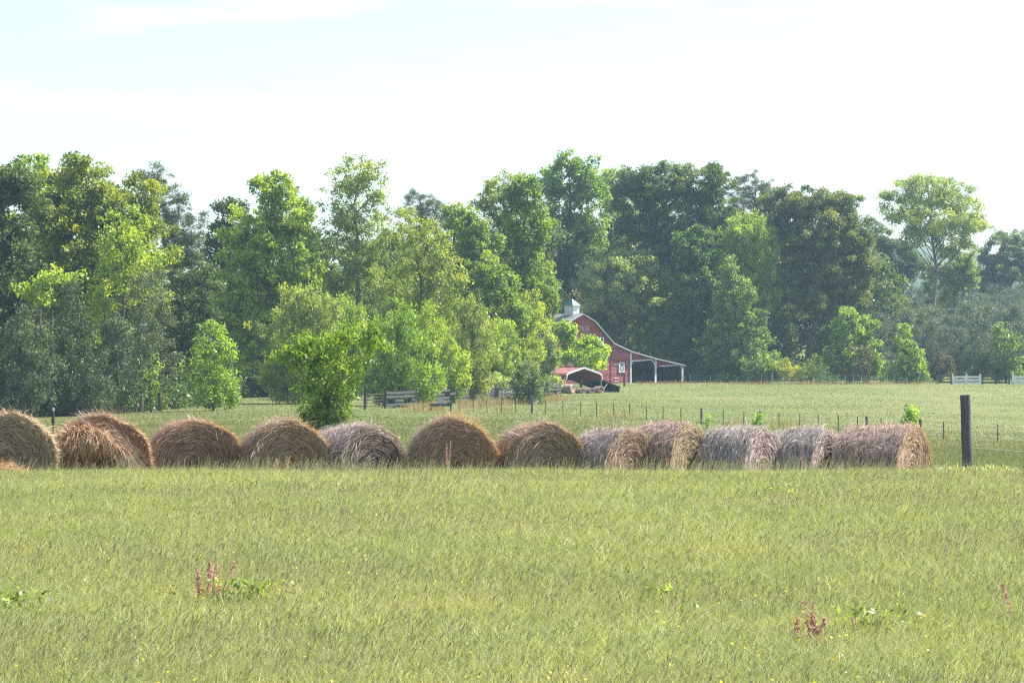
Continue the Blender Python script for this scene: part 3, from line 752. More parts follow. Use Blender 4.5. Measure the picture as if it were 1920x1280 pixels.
# young pines on the far slope
protos = []
PL = 'young blue-grey pine in the plantation on the slope'
PG = 'young pines of the plantation on the slope'
for k in range(6):
    rg = np.random.default_rng(40 + k)
    h = 5.5 + 1.6 * rg.random()
    root = empty('young_pine', (0, 0, 0), label=PL, cat='tree', group=PG)
    ell = [((0, 0, h * f), (h * .26 * (1.12 - f) + .12, h * .26 * (1.12 - f) + .12, h * .13)) for f in (.18, .34, .5, .66, .8, .92)]
    V, Q, tint, C = crown_cloud('pine', ell, rg, .85, .2, 1.1)
    link('crown', np_mesh('crown', V, [Q], M_NEEDLE, tint), root, color=(.07, .098, .084))
    MB().tube([(0, 0, -.3), (.05, 0, h * .5), (0, .03, h * .95)], [.10, .07, .015], 6).build('trunk', M_BARKR, root)
    protos.append(root)
used = set(); rg = np.random.default_rng(77)
spots = []
for row in range(16):
    dd = 378 + row * 9.5
    for px in np.arange(1575 + (row % 2) * 10, 1945, 21):
        if px < 1640 and row > 9: continue
        spots.append((px + rg.normal() * 4, dd + rg.normal() * 2))
for i, (px, dd) in enumerate(spots):
    k = int(rg.integers(6)); src = protos[k]
    o = src if k not in used else copy_tree(src); used.add(k)
    o.location = ground(px, dd); o.rotation_euler.z = rg.random() * 6.28
    s = .8 + .45 * rg.random(); o.scale = (s * (.9 + .25 * rg.random()), s, s)

# ------------------------------------------------------------------ hay bales


def strands(P0, D, L, Wd, up, curl, tint, rng):
    """bent straws: start P0, direction D, normal up, downward curl"""
    n = len(P0)
    S = unit(np.cross(D, up)) * (Wd * .5)[:, None]
    m = P0 + D * (L * .5)[:, None]
    e = P0 + D * L[:, None] + up * (curl * L)[:, None]
    V = np.empty((n, 6, 3)); V[:, 0] = P0 - S; V[:, 1] = P0 + S; V[:, 2] = m + S; V[:, 3] = m - S; V[:, 4] = e + S * .4; V[:, 5] = e - S * .4
    b = (np.arange(n) * 6)[:, None]
    return V.reshape(-1, 3), np.concatenate([b + [[0, 1, 2, 3]], b + [[3, 2, 4, 5]]]), np.concatenate([tint, tint])


def bale(label, px, D, yaw, W, topy, L, color, seed, sag=.12, shag=1.0, fuzz=1.0, face_col=None, fuzz_col=None, tuft=0, group='round hay bales in a row across the meadow', detail=1.0, skew=0.0, name='hay_bale', side_col=None, taper=.10):
    rng = np.random.default_rng(seed)
    yaw = math.radians(yaw)
    base = ground(px, D)
    # px is the centre of the visible end face; step back half a length to the middle
    base = base + Vector((-math.sin(yaw), math.cos(yaw), 0)) * (L / 2)
    base.z = float(gz(base.x, base.y)) - .03
    H = Z(topy + 5, D) - base.z
    root = empty(name, base, yaw, label=label, cat='hay bale', group=group)
    face_col = face_col or color; fuzz_col = fuzz_col or color; side_col = side_col or color
    face_col, fuzz_col, side_col = [tuple(.82 * v + .18 * (.35 * c[0] + .5 * c[1] + .15 * c[2]) for v in c) for c in (face_col, fuzz_col, side_col)]
    ph = rng.random(8) * 6.28

    def prof(th, y, k=1.0):
        """cross-section point at angle th (0 = right, pi/2 = top), position y along the axis, scale k"""
        bul = (1 - .05 * (2 * y / L) ** 2) * (1 - taper * (y + L / 2) / L)
        wob = 1 + .030 * np.sin(2 * th + ph[0]) + .026 * np.sin(3 * th + ph[1] + 2 * y) + .014 * np.sin(7 * th + ph[2] + 3 * y) + .010 * np.sin(13 * th + ph[3] - 4 * y)
        c = np.cos(th); s = np.sin(th)
        x = (W / 2) * np.sign(c) * np.abs(c) ** 1.14 * 1.03 * k * wob * bul
        z = H / 2 + (H / 2) * s * k * wob * bul
        lo = np.clip((H * .45 - z) / (H * .45), 0, 1)
        x = x * (1 + sag * lo * (1 - .6 * lo))
        x = x + skew * (z / H - .4) * W
        z = np.maximum(z, .02 + .03 * (1 - k))
        return x, z
    na, nl = (96, 14) if detail > .5 else (36, 5)
    th = np.linspace(0, 2 * np.pi, na, endpoint=False)
    # side with rounded rims
    prm = [(-L / 2 - .02, .86), (-L / 2, .93)] + [(y, 1 - .035 * abs(2 * y / L) ** 8) for y in np.linspace(-L / 2 + .04, L / 2 - .04, nl)] + [(L / 2, .94), (L / 2 + .02, .8), (L / 2 + .03, .4), (L / 2 + .03, .02)]
    V = []; S = []
    for y, k in prm:
        x, z = prof(th, y, k)
        jj = .012 * rng.normal(size=na)
        V.append(np.stack([x + jj, np.full(na, y) + .012 * rng.normal(size=na), z + jj], 1)); S.append(np.stack([th * W / 2, np.full(na, y), np.zeros(na)], 1))
    n = len(prm)

    def ring_quads(n):
        i = np.arange(n - 1)[:, None] * na + np.arange(na)[None]; j = np.arange(n - 1)[:, None] * na + (np.arange(na)[None] + 1) % na
        return np.stack([i, j, j + na, i + na], -1).reshape(-1, 4)
    link('rolled_hay', np_mesh('rolled_hay', np.concatenate(V), [ring_quads(n)], M_HAY, strand=np.concatenate(S), smooth=True), root, color=side_col)
    # end face: spiral
    V = []; S = []
    ks = np.linspace(.885, .015, 26 if detail > .5 else 8)
    for i, k in enumerate(ks):
        x, z = prof(th, np.full(na, -L / 2.), k)
        dy = .05 * (1 - k) - .03 + .026 * np.sin(th + k * 34) + .012 * np.sin(2 * th + k * 19 + ph[4]) + .006 * rng.normal(size=na)
        V.append(np.stack([x, -L / 2 + dy, z], 1)); S.append(np.stack([th * W * .35, np.full(na, k * W / 2) + th * .012, np.full(na, 3.)], 1))
    link('end_face', np_mesh('end_face', np.concatenate(V), [ring_quads(len(ks))[:, ::-1]], M_HAY, strand=np.concatenate(S), smooth=True), root, color=face_col)
    if detail < .5: return root
    # straws: round the side, round the face, and loose along the rim
    VV = []; QQ = []; TT = []; off = 0

    def put(r):
        nonlocal off
        VV.append(r[0]); QQ.append(r[1] + off); TT.append(r[2]); off += len(r[0])
    ns = int(6200 * shag)
    t = rng.random(ns) * np.pi * 1.5 - np.pi * .25; y = (rng.random(ns) - .5) * L * 1.02
    x, z = prof(t, y); x2, z2 = prof(t + .02 * np.sign(rng.random(ns) - .5), y)
    p = np.stack([x, y, z], 1); nrm = unit(np.stack([np.cos(t) / W, np.zeros(ns), np.sin(t) / H], 1))
    tang = unit(np.stack([x2 - x, np.zeros(ns), z2 - z], 1))
    dr = unit(tang + .38 * rng.normal(size=(ns, 3)) * np.array([1, 1.0, 1]) + nrm * (.05 + .10 * rng.random(ns))[:, None])
    put(strands(p + nrm * .004, dr, .10 + .22 * rng.random(ns), .004 + .006 * rng.random(ns), nrm, -.20 - .15 * rng.random(ns), np.clip(rng.normal(.52, .2, ns), 0, 1), rng))
    link('loose_straw', np_mesh('loose_straw', np.concatenate(VV), [np.concatenate(QQ)], M_STRAW, np.concatenate(TT)), root, color=tuple(min(1, c * 1.22) for c in side_col))
    VV, QQ, TT, off = [], [], [], 0
    nf = int(2500 * shag)
    t = rng.random(nf) * 2 * np.pi; k = .12 + .88 * rng.random(nf) ** .6
    yv = -L / 2 + .05 * (1 - k) - .05
    x, z = prof(t, np.full(nf, -L / 2.), k); x2, z2 = prof(t + .03, np.full(nf, -L / 2.), k)
    p = np.stack([x, yv, z], 1); nrm = np.tile(np.array([[0, -1., 0]]), (nf, 1))
    tang = unit(np.stack([x2 - x, np.zeros(nf), z2 - z], 1))
    dr = unit(tang + .20 * rng.normal(size=(nf, 3)) + nrm * (.03 + .10 * rng.random(nf))[:, None])
    put(strands(p, dr, (.08 + .22 * rng.random(nf)) * (.4 + .6 * k), .004 + .006 * rng.random(nf), nrm, -.05 * np.ones(nf), np.clip(rng.normal(.46, .2, nf), 0, 1), rng))
    link('face_straw', np_mesh('face_straw', np.concatenate(VV), [np.concatenate(QQ)], M_STRAW, np.concatenate(TT)), root, color=face_col)
    VV, QQ, TT, off = [], [], [], 0
    nr = int(1300 * fuzz)
    t = rng.normal(.25, .75, nr); y = -L / 2 + (rng.random(nr) ** 2.2) * L * .55 - .03
    x, z = prof(t, y); p = np.stack([x, y, z], 1)
    nrm = unit(np.stack([np.cos(t), np.zeros(nr), np.sin(t)], 1)); tang = np.stack([np.sin(t), np.zeros(nr), -np.cos(t)], 1)
    dr = unit(nrm * (.1 + .6 * rng.random(nr))[:, None] + tang * .8 + .35 * rng.normal(size=(nr, 3)) + np.array([0, -.1, 0]))
    put(strands(p, dr, .06 + .13 * rng.random(nr), .004 + .005 * rng.random(nr), nrm, -.15 * np.ones(nr), np.clip(rng.normal(.62, .2, nr), 0, 1), rng))
    if tuft:
        t = rng.normal(1.15, .35, tuft); y = -L / 2 + rng.random(tuft) * L * .5
        x, z = prof(t, y); p = np.stack([x, y, z], 1); nrm = unit(np.stack([np.cos(t), np.zeros(tuft), np.sin(t)], 1))
        dr = unit(nrm + .45 * rng.normal(size=(tuft, 3)) + np.array([.25, 0, .3]))
        put(strands(p, dr, .12 + .25 * rng.random(tuft), .005 + .005 * rng.random(tuft), unit(np.cross(dr, np.array([0, 1., 0]))), .25 * rng.normal(size=tuft), np.clip(rng.normal(.7, .2, tuft), 0, 1), rng))
    link('frayed_rim', np_mesh('frayed_rim', np.concatenate(VV), [np.concatenate(QQ)], M_STRAW, np.concatenate(TT)), root, color=fuzz_col)  # backlit orange glow of the right rim is put into the straw colour
    return root


TAN = (.45, .34, .225); RUST = (.43, .31, .22); ORNG = (.53, .37, .205); GREY = (.43, .38, .34); MAUVE = (.42, .345, .305); STRAWC = (.54, .42, .26); OLD = (.40, .295, .215)
bale('tan hay bale cut by the left picture edge, loose grey straws on its end', 12, 48.5, 8, 1.75, 767, 1.3, TAN, 1, shag=1.1, face_col=OLD, fuzz_col=STRAWC, tuft=60)
b1 = bale('collapsed rust-red bale with an orange flap hanging over its face', 190, 49.5, 12, 1.62, 769, 1.2, RUST, 2, sag=.35, shag=1.6, fuzz=2.0, face_col=(0.445, 0.209, 0.133), fuzz_col=(.58, .38, .22), tuft=160)
bale('brown hay bale with a clear coiled face, right of the collapsed rust-red one', 366, 50.5, 17, 1.66, 780, 1.2, RUST, 3, fuzz=1.6, face_col=(0.403, 0.257, 0.173), fuzz_col=(.54, .33, .16), side_col=(.42, .27, .19))
bale('tan hay bale in front of the leafy bush, backlit glow painted orange into its right rim straw', 540, 50.5, 22, 1.56, 783, 1.2, TAN, 4, fuzz=2.2, face_col=(0.445, 0.294, 0.194), fuzz_col=ORNG, tuft=40)
bale('mauve grey slumped bale lying lowest in the row', 708, 51, 36, 1.62, 793, 1.35, MAUVE, 5, sag=.38, fuzz=.35, face_col=(.38, .30, .25), fuzz_col=GREY, side_col=(.44, .345, .32), skew=-.22)
bale('shaggy bale with straw standing up on its crest and red sorrel before it', 856, 50, 14, 1.46, 779, 1.15, TAN, 6, sag=.2, shag=1.6, fuzz=1.8, face_col=(0.424, 0.257, 0.173), fuzz_col=(.62, .40, .20), tuft=330)
bale('tan hay bale with a dark coiled centre, right of the shaggy one', 1026, 50.3, 22, 1.46, 789, 1.15, RUST, 7, fuzz=1.8, face_col=(0.424, 0.294, 0.194), fuzz_col=ORNG)
bale('straw-coloured bale with flank shade painted dark violet, left of the narrow bright one', 1182, 50.5, 44, 1.36, 796, 1.0, (.40, .31, .29), 8, side_col=(.40, .32, .295), face_col=(0.509, 0.342, 0.235), fuzz_col=STRAWC, fuzz=.9)  # flank shade held in the darker side colour, here and on later bales
bale('narrow bright tan bale with a ringed face turned right', 1290, 51, 54, 1.44, 789, 1.0, (.45, .31, .21), 9, side_col=(.43, .31, .26), face_col=STRAWC, fuzz_col=STRAWC, fuzz=1.2)
bale('left one of the silver-grey twin bales', 1428, 51, 55, 1.46, 795, 1.0, GREY, 10, side_col=(.40, .35, .32), face_col=(0.572, 0.446, 0.439), fuzz_col=(.45, .31, .24), fuzz=.6)
bale('right one of the silver-grey twin bales, beside the long tan bale', 1548, 51.5, 55, 1.38, 798, 1.0, GREY, 11, side_col=(.40, .35, .325), face_col=(0.583, 0.456, 0.449), fuzz_col=(.45, .31, .24), fuzz=.6, sag=.2)
bale('long tan bale at the right end of the row, backlit glow painted into its ragged right rim', 1708, 51, 58, 1.46, 789, 1.25, (.46, .31, .22), 12, side_col=(.43, .31, .26), face_col=(0.594, 0.408, 0.275), fuzz_col=ORNG, fuzz=2.2)

# the orange flap on the collapsed bale: a torn roll of hay on its face
rng = np.random.default_rng(21)
mbv = []; na = 48
nu, nv = 30, 16
u = np.linspace(0, 1, nu); v = np.linspace(0, math.pi, nv)
ug, vg = np.meshgrid(u, v, indexing='ij')
fx = -.78 + 1.15 * ug; rr = .17 * np.sin(np.clip(ug * 1.1 + .05, 0, 1) * math.pi) ** .5
fz = .93 + .16 * np.sin(ug * 3.0) - .10 * ug + rr * np.cos(vg) * 1.2; fy = -.66 - rr * np.sin(vg)
V = np.stack([fx, fy, fz], -1).reshape(-1, 3) + .012 * rng.normal(size=(nu * nv, 3))
i = (np.arange(nu - 1)[:, None] * nv + np.arange(nv - 1)[None]).ravel()
S = np.stack([ug * 1.2, vg * .2, ug * 0], -1).reshape(-1, 3)
flap = link('hanging_flap', np_mesh('hanging_flap', V, [np.stack([i, i + 1, i + 1 + nv, i + nv], 1)], M_HAY, strand=S, smooth=True), b1, color=(.40, .24, .14))
flap.location.z = .20
flap['label'] = 'orange torn flap of hay'
n = 2600
uu = rng.random(n); vv = rng.random(n) * math.pi
rr = .17 * np.sin(np.clip(uu * 1.1 + .05, 0, 1) * math.pi) ** .5
p = np.stack([-.78 + 1.15 * uu, -.66 - rr * np.sin(vv), .93 + .16 * np.sin(uu * 3) - .10 * uu + rr * np.cos(vv) * 1.2], 1)
nrm = np.stack([0 * uu, -np.sin(vv), np.cos(vv)], 1)
dr = unit(np.stack([.55 * (uu - .35), -.12 - .2 * rng.random(n), -.55 * (vv > 1.0) + .2 * rng.normal(size=n)], 1) + .3 * rng.normal(size=(n, 3)))
r = strands(p, dr, .08 + .26 * rng.random(n), .005 + .007 * rng.random(n), unit(nrm + 1e-3), -.3 * np.ones(n), np.clip(rng.normal(.6, .22, n), 0, 1), rng)
link('flap_straw', np_mesh('flap_straw', r[0], [r[1]], M_STRAW, r[2]), flap, color=(.45, .29, .18))
# long straws combed down the right flank of the collapsed bale
n = 900
t = rng.random(n); p = np.stack([.05 + .62 * t + .05 * rng.normal(size=n), -.62 - .05 * rng.random(n), 1.18 - .75 * t ** 1.6 + .08 * rng.normal(size=n)], 1)
dr = unit(np.stack([.45 + .15 * rng.normal(size=n), -.15 + .1 * rng.normal(size=n), -.85 + .1 * rng.normal(size=n)], 1))
r = strands(p, dr, .2 + .35 * rng.random(n), .006 + .008 * rng.random(n), np.tile([[0, -1., .2]], (n, 1)), -.05 * np.ones(n), np.clip(rng.normal(.68, .2, n), 0, 1), rng)
link('combed_straw', np_mesh('combed_straw', r[0], [r[1]], M_STRAW, r[2]), b1, (0, 0, .2), color=(.60, .42, .28))

# low heap of loose orange hay at the left edge
hp = ground(4, 45.5)
root = empty('hay_heap', hp, label='low heap of loose orange hay at the left picture edge, before the first bale', cat='hay')
V = []; S = []
for k in range(9):
    a = k / 8
    th = np.linspace(0, 2 * math.pi, 40, endpoint=False)
    V.append(np.stack([.52 * (1 - a ** 1.5) * np.cos(th), .5 * (1 - a ** 1.5) * np.sin(th), .36 * math.sin(a * 1.57) + .02 * rng.normal(size=40)], 1)); S.append(np.stack([th * .5, np.full(40, a), np.zeros(40)], 1))
na = 40
i = np.arange(8)[:, None] * na + np.arange(na)[None]; j = np.arange(8)[:, None] * na + (np.arange(na)[None] + 1) % na
link('packed_heap', np_mesh('packed_heap', np.concatenate(V), [np.stack([i, j, j + na, i + na], -1).reshape(-1, 4)], M_HAY, strand=np.concatenate(S), smooth=True), root, color=(.42, .23, .12))
n = 1500
th = rng.random(n) * 6.28; a = rng.random(n); nrm = unit(np.stack([np.cos(th) * .6, np.sin(th) * .6, .4 + a], 1))
p = np.stack([.52 * (1 - a ** 1.5) * np.cos(th), .5 * (1 - a ** 1.5) * np.sin(th), .36 * np.sin(a * 1.57)], 1)
r = strands(p, unit(rng.normal(size=(n, 3)) * [1, .6, .35] + nrm * .2), .1 + .2 * rng.random(n), .005 + .006 * rng.random(n), nrm, -.25 * np.ones(n), np.clip(rng.normal(.55, .2, n), 0, 1), rng)
link('loose_straw', np_mesh('loose_straw', r[0], [r[1]], M_STRAW, r[2]), root, color=(.48, .28, .15))

# ------------------------------------------------------------------ barn
TH = math.radians(38)
BD = 352.0
bl = ground(1090, BD); bl.z = Z(719.5, BD)
barn = empty('barn', bl, TH, label='red gambrel barn with a green-capped cupola and open white-framed lean-to', cat='barn')
LEN = 13.0
wall = MB().prism([(-4.8, -1), (4.8, -1), (4.8, 3.3), (-4.8, 3.3)], 0, LEN).build('wall', M_RED, barn)
gab = MB().prism([(-4.8, 3.303), (4.8, 3.303), (4.8, 5.12), (1.9, 7.74), (0, 8.62), (-1.9, 7.74), (-4.8, 5.12)], .003, LEN - .003).build('gable', M_REDV, barn)
r = MB()
for sgn in (1, -1):
    for (x0, z0, x1, z1) in ((0, 8.66, 2.0, 7.78), (1.97, 7.80, 4.98, 5.08)):
        nx_, nz_ = (z0 - z1), (x1 - x0); ln = math.hypot(nx_, nz_); nx_, nz_ = nx_ / ln * .08, nz_ / ln * .08
        poly = [(x0 * sgn, z0), (x1 * sgn, z1), ((x1 + nx_) * sgn, z1 + nz_), ((x0 + (nx_ if x0 else 0)) * sgn, z0 + nz_)]
        r.prism(poly if sgn < 0 else poly[::-1], -.35, LEN + .35)
roof = r.build('roof', M_TIN, barn)
# white rakes
MB().beam((-.03, -.38, 8.66), (-1.98, -.38, 7.78), .05, .20).beam((-2.0, -.38, 7.74), (-4.95, -.38, 5.10), .05, .18) \
    .beam((.05, -.38, 8.58), (1.95, -.38, 7.72), .05, .06).beam((2.0, -.38, 7.70), (4.95, -.38, 5.08), .05, .07).build('rake_board', M_BOARDP, roof)
cup = MB().prism([(-.5, 8.3), (.5, 8.3), (.5, 9.72), (-.5, 9.72)], 1.0, 2.7).build('cupola', M_WHITE, barn)
c = MB(); c.add([(-.66, .85, 9.723), (.66, .85, 9.723), (.66, 2.85, 9.723), (-.66, 2.85, 9.723), (0, 1.85, 10.62)], [(3, 2, 1, 0), (0, 1, 4), (1, 2, 4), (2, 3, 4), (3, 0, 4)])
c.build('cupola_roof', M_GREENR, cup)
# corner board
MB().box(4.70, 4.86, -.05, .0, -1, 5.15).build('corner_board', M_REDV, barn)
# closed part of the lean-to, then two open bays
MB().prism([(4.803, -1), (8.0, -1), (8.0, 3.94), (4.803, 5.0)], .02, LEN - 1).build('lean_to_wall', M_RED, barn)
lt = MB()
lt.prism([(4.9, 5.06), (4.9, 5.18), (8.1, 4.08), (12.2, 3.22), (16.9, 2.42), (16.9, 2.30), (12.2, 3.10), (8.1, 3.96)], -.35, LEN - .8)
ltr = lt.build('lean_to_roof', M_TIN, barn)
e = MB()
for a, b in (((4.95, 5.05), (8.1, 3.98)), ((8.12, 3.98), (12.2, 3.12)), ((12.22, 3.12), (16.9, 2.32))):
    e.beam((a[0], -.38, a[1]), (b[0], -.38, b[1]), .05, .14)
e.build('eave_board', M_BOARDP, ltr)
MB().prism([(8.003, 2.92), (11.4, 3.05), (12.05, 2.35), (12.05, 3.09), (8.1, 3.93), (8.003, 3.93)], .02, .07).build('bay_panel', M_REDV, barn)
MB().prism([(12.15, 1.75), (12.75, 2.2), (13.0, 2.30), (16.1, 2.40), (16.6, 2.30), (12.15, 3.08)][::-1], .02, .07).build('bay_panel', M_REDV, barn)
MB().prism([(8.003, -1), (16.7, -1), (16.7, 2.28), (12.2, 3.08), (8.003, 3.95)], 7.0, 7.1).build('back_wall', M_DARK, barn)  # shade of the open bays painted in as a dark wall colour
MB().box(16.55, 16.65, .2, 6.99, -1, 2.28).build('side_wall', M_DARK, barn)  # added to keep sun out of the bays, coloured dark like their shade
for i_, (pa) in enumerate(((8.0, .20, 3.95), (12.1, .28, 3.08), (16.62, .28, 2.30))):
    MB().box(pa[0] - pa[1] / 2, pa[0] + pa[1] / 2, -.07, .0, -1, pa[2]).build('post', M_WHITE, barn)
for a, b, w_ in (((8.1, 2.86), (11.45, 3.06), .15), ((11.45, 3.06), (12.05, 2.35), .14), ((12.9, 2.24), (16.1, 2.42), .15), ((16.1, 2.40), (16.6, 1.85), .14), ((8.07, 2.4), (8.3, 2.85), .10)):
    MB().beam((a[0], -.03, a[1]), (b[0], -.03, b[1]), .06, w_).build('brace', M_WHITE, barn)
for (wx, wz, ww, wh, cross) in ((6.5, 2.05, .80, 1.25, True), (3.1, 5.3, .85, 1.0, False)):
    wf = MB().box(wx - ww / 2, wx + ww / 2, -.012, -.004, wz - wh / 2, wz + wh / 2).build('window', M_DARK, barn)
    f = MB(); t_ = .13
    f.box(wx - ww / 2 - .05, wx - ww / 2 + t_ - .05, -.07, -.013, wz - wh / 2, wz + wh / 2).box(wx + ww / 2 - t_ + .05, wx + ww / 2 + .05, -.07, -.013, wz - wh / 2, wz + wh / 2)
    f.box(wx - ww / 2 + t_ - .05, wx + ww / 2 - t_ + .05, -.066, -.013, wz + wh / 2 - t_, wz + wh / 2).box(wx - ww / 2 + t_ - .05, wx + ww / 2 - t_ + .05, -.066, -.013, wz - wh / 2, wz - wh / 2 + t_)
    if cross:
        f.beam((wx - ww / 2 + .1, -.04, wz - wh / 2 + .1), (wx + ww / 2 - .1, -.04, wz + wh / 2 - .35), .03, .11).beam((wx + ww / 2 - .1, -.045, wz - wh / 2 + .1), (wx - ww / 2 + .1, -.045, wz + wh / 2 - .35), .03, .11)
        f.box(wx - ww / 2 + t_ - .05, wx + ww / 2 - t_ + .05, -.06, -.013, wz + wh / 2 - .38, wz + wh / 2 - .30)
    f.build('frame', M_WHITE, wf)
bb = MB()
for (x0, x1, z_) in ((5.2, 6.05, 2.45), (5.3, 6.0, .72), (5.35, 6.0, .33), (5.3, 6.0, -.02), (3.3, 3.9, 2.5)):
    bb.box(x0, x1, -.02, .016, z_ - .045, z_ + .045)
bb.build('bare_board', M_WHITE, barn)
# faded lettering on the gable
cu = bpy.data.curves.new('lettering', 'FONT'); cu.body = 'N TREK'; cu.size = 1.0; cu.extrude = .006; cu.align_x = 'RIGHT'
tmp = bpy.data.objects.new('lettering', cu); COL.objects.link(tmp)
bpy.context.view_layer.update()
me = bpy.data.meshes.new_from_object(tmp.evaluated_get(bpy.context.evaluated_depsgraph_get()))
COL.objects.unlink(tmp); bpy.data.objects.remove(tmp)
me.materials.clear(); me.materials.append(M_LETTER)
lo_ = link('sign_lettering', me, barn); lo_.location = (1.45, -.012, 6.45); lo_.rotation_euler = (math.radians(90), 0, 0); lo_.scale = (.82, 1.05, 1)

# ------------------------------------------------------------------ carport with its side shed
CD = 300.0
cl = ground(1095, CD)
H0 = Z(689, CD) - cl.z
cp = empty('carport', cl, math.radians(40), label='open metal carport with a red roof and white front trim below the barn', cat='carport')
er = H0 - .72
rf = MB()
pr = [(0, H0), (2.25, er + .12), (2.45, er - .08), (2.52, er - .55)]
for sgn in (1, -1):
    for (x0, z0), (x1, z1) in zip(pr[:-1], pr[1:]):
        poly = [(x0 * sgn, z0), (x1 * sgn, z1), (x1 * sgn, z1 - .05), (x0 * sgn, z0 - .05)]
        rf.prism(poly if sgn < 0 else poly[::-1], 0, 6.5)
cr_ = rf.build('roof', M_REDMETAL, cp)
tr_ = MB()
for sgn in (1, -1):
    for (x0, z0), (x1, z1) in zip(pr[:-1], pr[1:]): tr_.beam((x0 * sgn, -.04, z0 - .02), (x1 * sgn, -.04, z1 - .02), .07, .16)
tr_.build('front_trim', M_WHITE, cr_)
for sx_, sy_ in ((-2.5, .1), (2.5, .1), (-2.5, 6.3), (2.5, 6.3), (2.5, 3.2), (-2.5, 3.2)):
    MB().box(sx_ - .04, sx_ + .04, sy_ - .04, sy_ + .04, -.6, er - .5).build('leg', M_GALV, cp)
MB().prism([(-2.4, er - .9), (2.4, er - .9), (2.4, er - .1), (0, H0 - .1), (-2.4, er - .1)], 6.35, 6.4).build('back_panel', M_GALV, cp)
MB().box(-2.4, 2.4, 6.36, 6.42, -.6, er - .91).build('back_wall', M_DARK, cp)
sd = MB().prism([(2.62, er - .62), (5.2, er - 1.42), (5.2, er - 1.34), (2.62, er - .54)], -.1, 5).build('side_roof', M_DARK, cp)
MB().box(5.0, 5.08, 0, 4.9, -.6, er - 1.40).box(2.7, 5.0, .3, .36, -.6, .25).build('side_wall', M_DARK, cp)
MB().beam((2.7, -.02, .35), (3.3, -.02, er - .95), .05, .05).build('brace', M_WHITE, cp)
for (px, D_, W_, H_, lab, L_, yw) in (
        (1074, 296, 1.25, 715, 'biggest bale at the left of the carport mouth', 1.2, 62), (1093, 297, 1.0, 722.5, 'small bale beside the biggest carport bale', .9, 35),
        (1110, 297.5, 1.0, 722, 'middle small bale before the carport', .9, 35), (1127, 298, 1.05, 719, 'small bale at the right carport leg', .9, 35)):
    bale(lab, px, D_, yw, W_, H_, L_, MAUVE, int(px), detail=.3, taper=.0, face_col=(0.477, 0.304, 0.255), group='bales stored at the carport')

# ------------------------------------------------------------------ shed in the trees, trough
sp = ground(476, 262)
sh = empty('pole_shed', sp, math.radians(10), label='dark open-fronted pole shed half hidden under the trees', cat='shed')
MB().prism([(-1.6, 1.75), (2.2, 1.95), (2.2, 2.05), (-1.6, 1.85)], -.3, 3).build('roof', M_GALV, sh)
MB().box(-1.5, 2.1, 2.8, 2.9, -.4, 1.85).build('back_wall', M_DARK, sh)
for px_, m_ in ((-1.5, M_GALV), (-.1, M_DARK), (2.05, M_DARK)):
    MB().box(px_ - .06, px_ + .06, -.06, .06, -.4, 1.78).build('post', m_, sh)
MB().box(-1.45, -.2, 1.2, 1.3, -.4, .9).build('plank_wall', M_BOARDB, sh)
tp = ground(827, 208)
tg = empty('water_trough', tp, math.radians(4), label='small grey trough on legs in front of the tan grass', cat='trough')
t = MB(); t.prism([(-.8, .32), (.8, .32), (.85, .52), (-.85, .52)], -.2, .2)
t.build('basin', M_BOARD, tg)
for sx_ in (-.7, .7):
    for sy_ in (-.16, .16): MB().box(sx_ - .05, sx_ + .05, sy_ - .04, sy_ + .04, -.15, .318).build('leg', M_BOARD, tg)
MB().prism([(-.28, .523), (.28, .523), (.22, .80), (-.22, .80)], -.15, .15).build('mineral_block', M_BOARDP, tg)

# ------------------------------------------------------------------ fences


def fence_run(pts, step):
    """points every step metres along a poly-line of ground points"""
    out = [pts[0]]
    for a, b in zip(pts[:-1], pts[1:]):
        n = max(1, round((b - a).length / step))
        out += [a.lerp(b, i / n) for i in range(1, n + 1)]
    for p in out: p.z = float(gz(p.x, p.y))
    return out


# dark board fence running away to the carport
run = fence_run([ground(722, 214), ground(800, 226), ground(905, 253), ground(975, 266), ground(1050, 290)], 2.6)
o0 = run[0].copy()
bf = empty('board_fence', o0, label='weathered four-board fence running from the bush to the carport', cat='fence')
for i_, p in enumerate(run):
    q_ = p - o0; q_.z -= .3
    MB().box(-.07, .07, -.07, .07, 0, 1.65 + .1 * random.random()).build('post', M_DARK if i_ == len(run) - 1 else M_BOARD, bf, q_)
for i_, (a, b) in enumerate(zip(run[:-1], run[1:])):
    a = a - o0; b = b - o0; mb = MB()
    dirv = (b - a).normalized(); nrm_ = Vector((dirv.y, -dirv.x, 0)) * .10
    for h_ in (.28, .58, .88, 1.18):
        if random.random() < .07: continue
        mb.beam(a + nrm_ + Vector((0, 0, h_ + .03 * random.uniform(-1, 1))), b + nrm_ + Vector((0, 0, h_ + .03 * random.uniform(-1, 1))), .03, .19)
    mb.build('board_panel', M_BOARD if i_ >= len(run) * .62 else (M_DARK if i_ < len(run) * .6 else M_BOARD), bf)
# metal gate left of it
ga, gb = ground(688, 209), ground(718, 213)
gt = empty('field_gate', ga, label='thin-barred metal field gate behind the leafy bush', cat='gate')
d_ = gb - ga
fr = MB().tube([Vector((0, 0, .15)), Vector((0, 0, 1.15))], .03).tube([d_ + Vector((0, 0, .15)), d_ + Vector((0, 0, 1.15))], .03)
for h_ in (.2, .43, .66, .89, 1.12): fr.tube([Vector((0, 0, h_)), d_ + Vector((0, 0, h_))], .02, 6)
fr.build('gate_frame', M_STEEL, gt)
MB().box(-.08, .08, -.08, .08, -.2, 1.35).build('post', M_DARK, gt, (-.15, 0, 0))

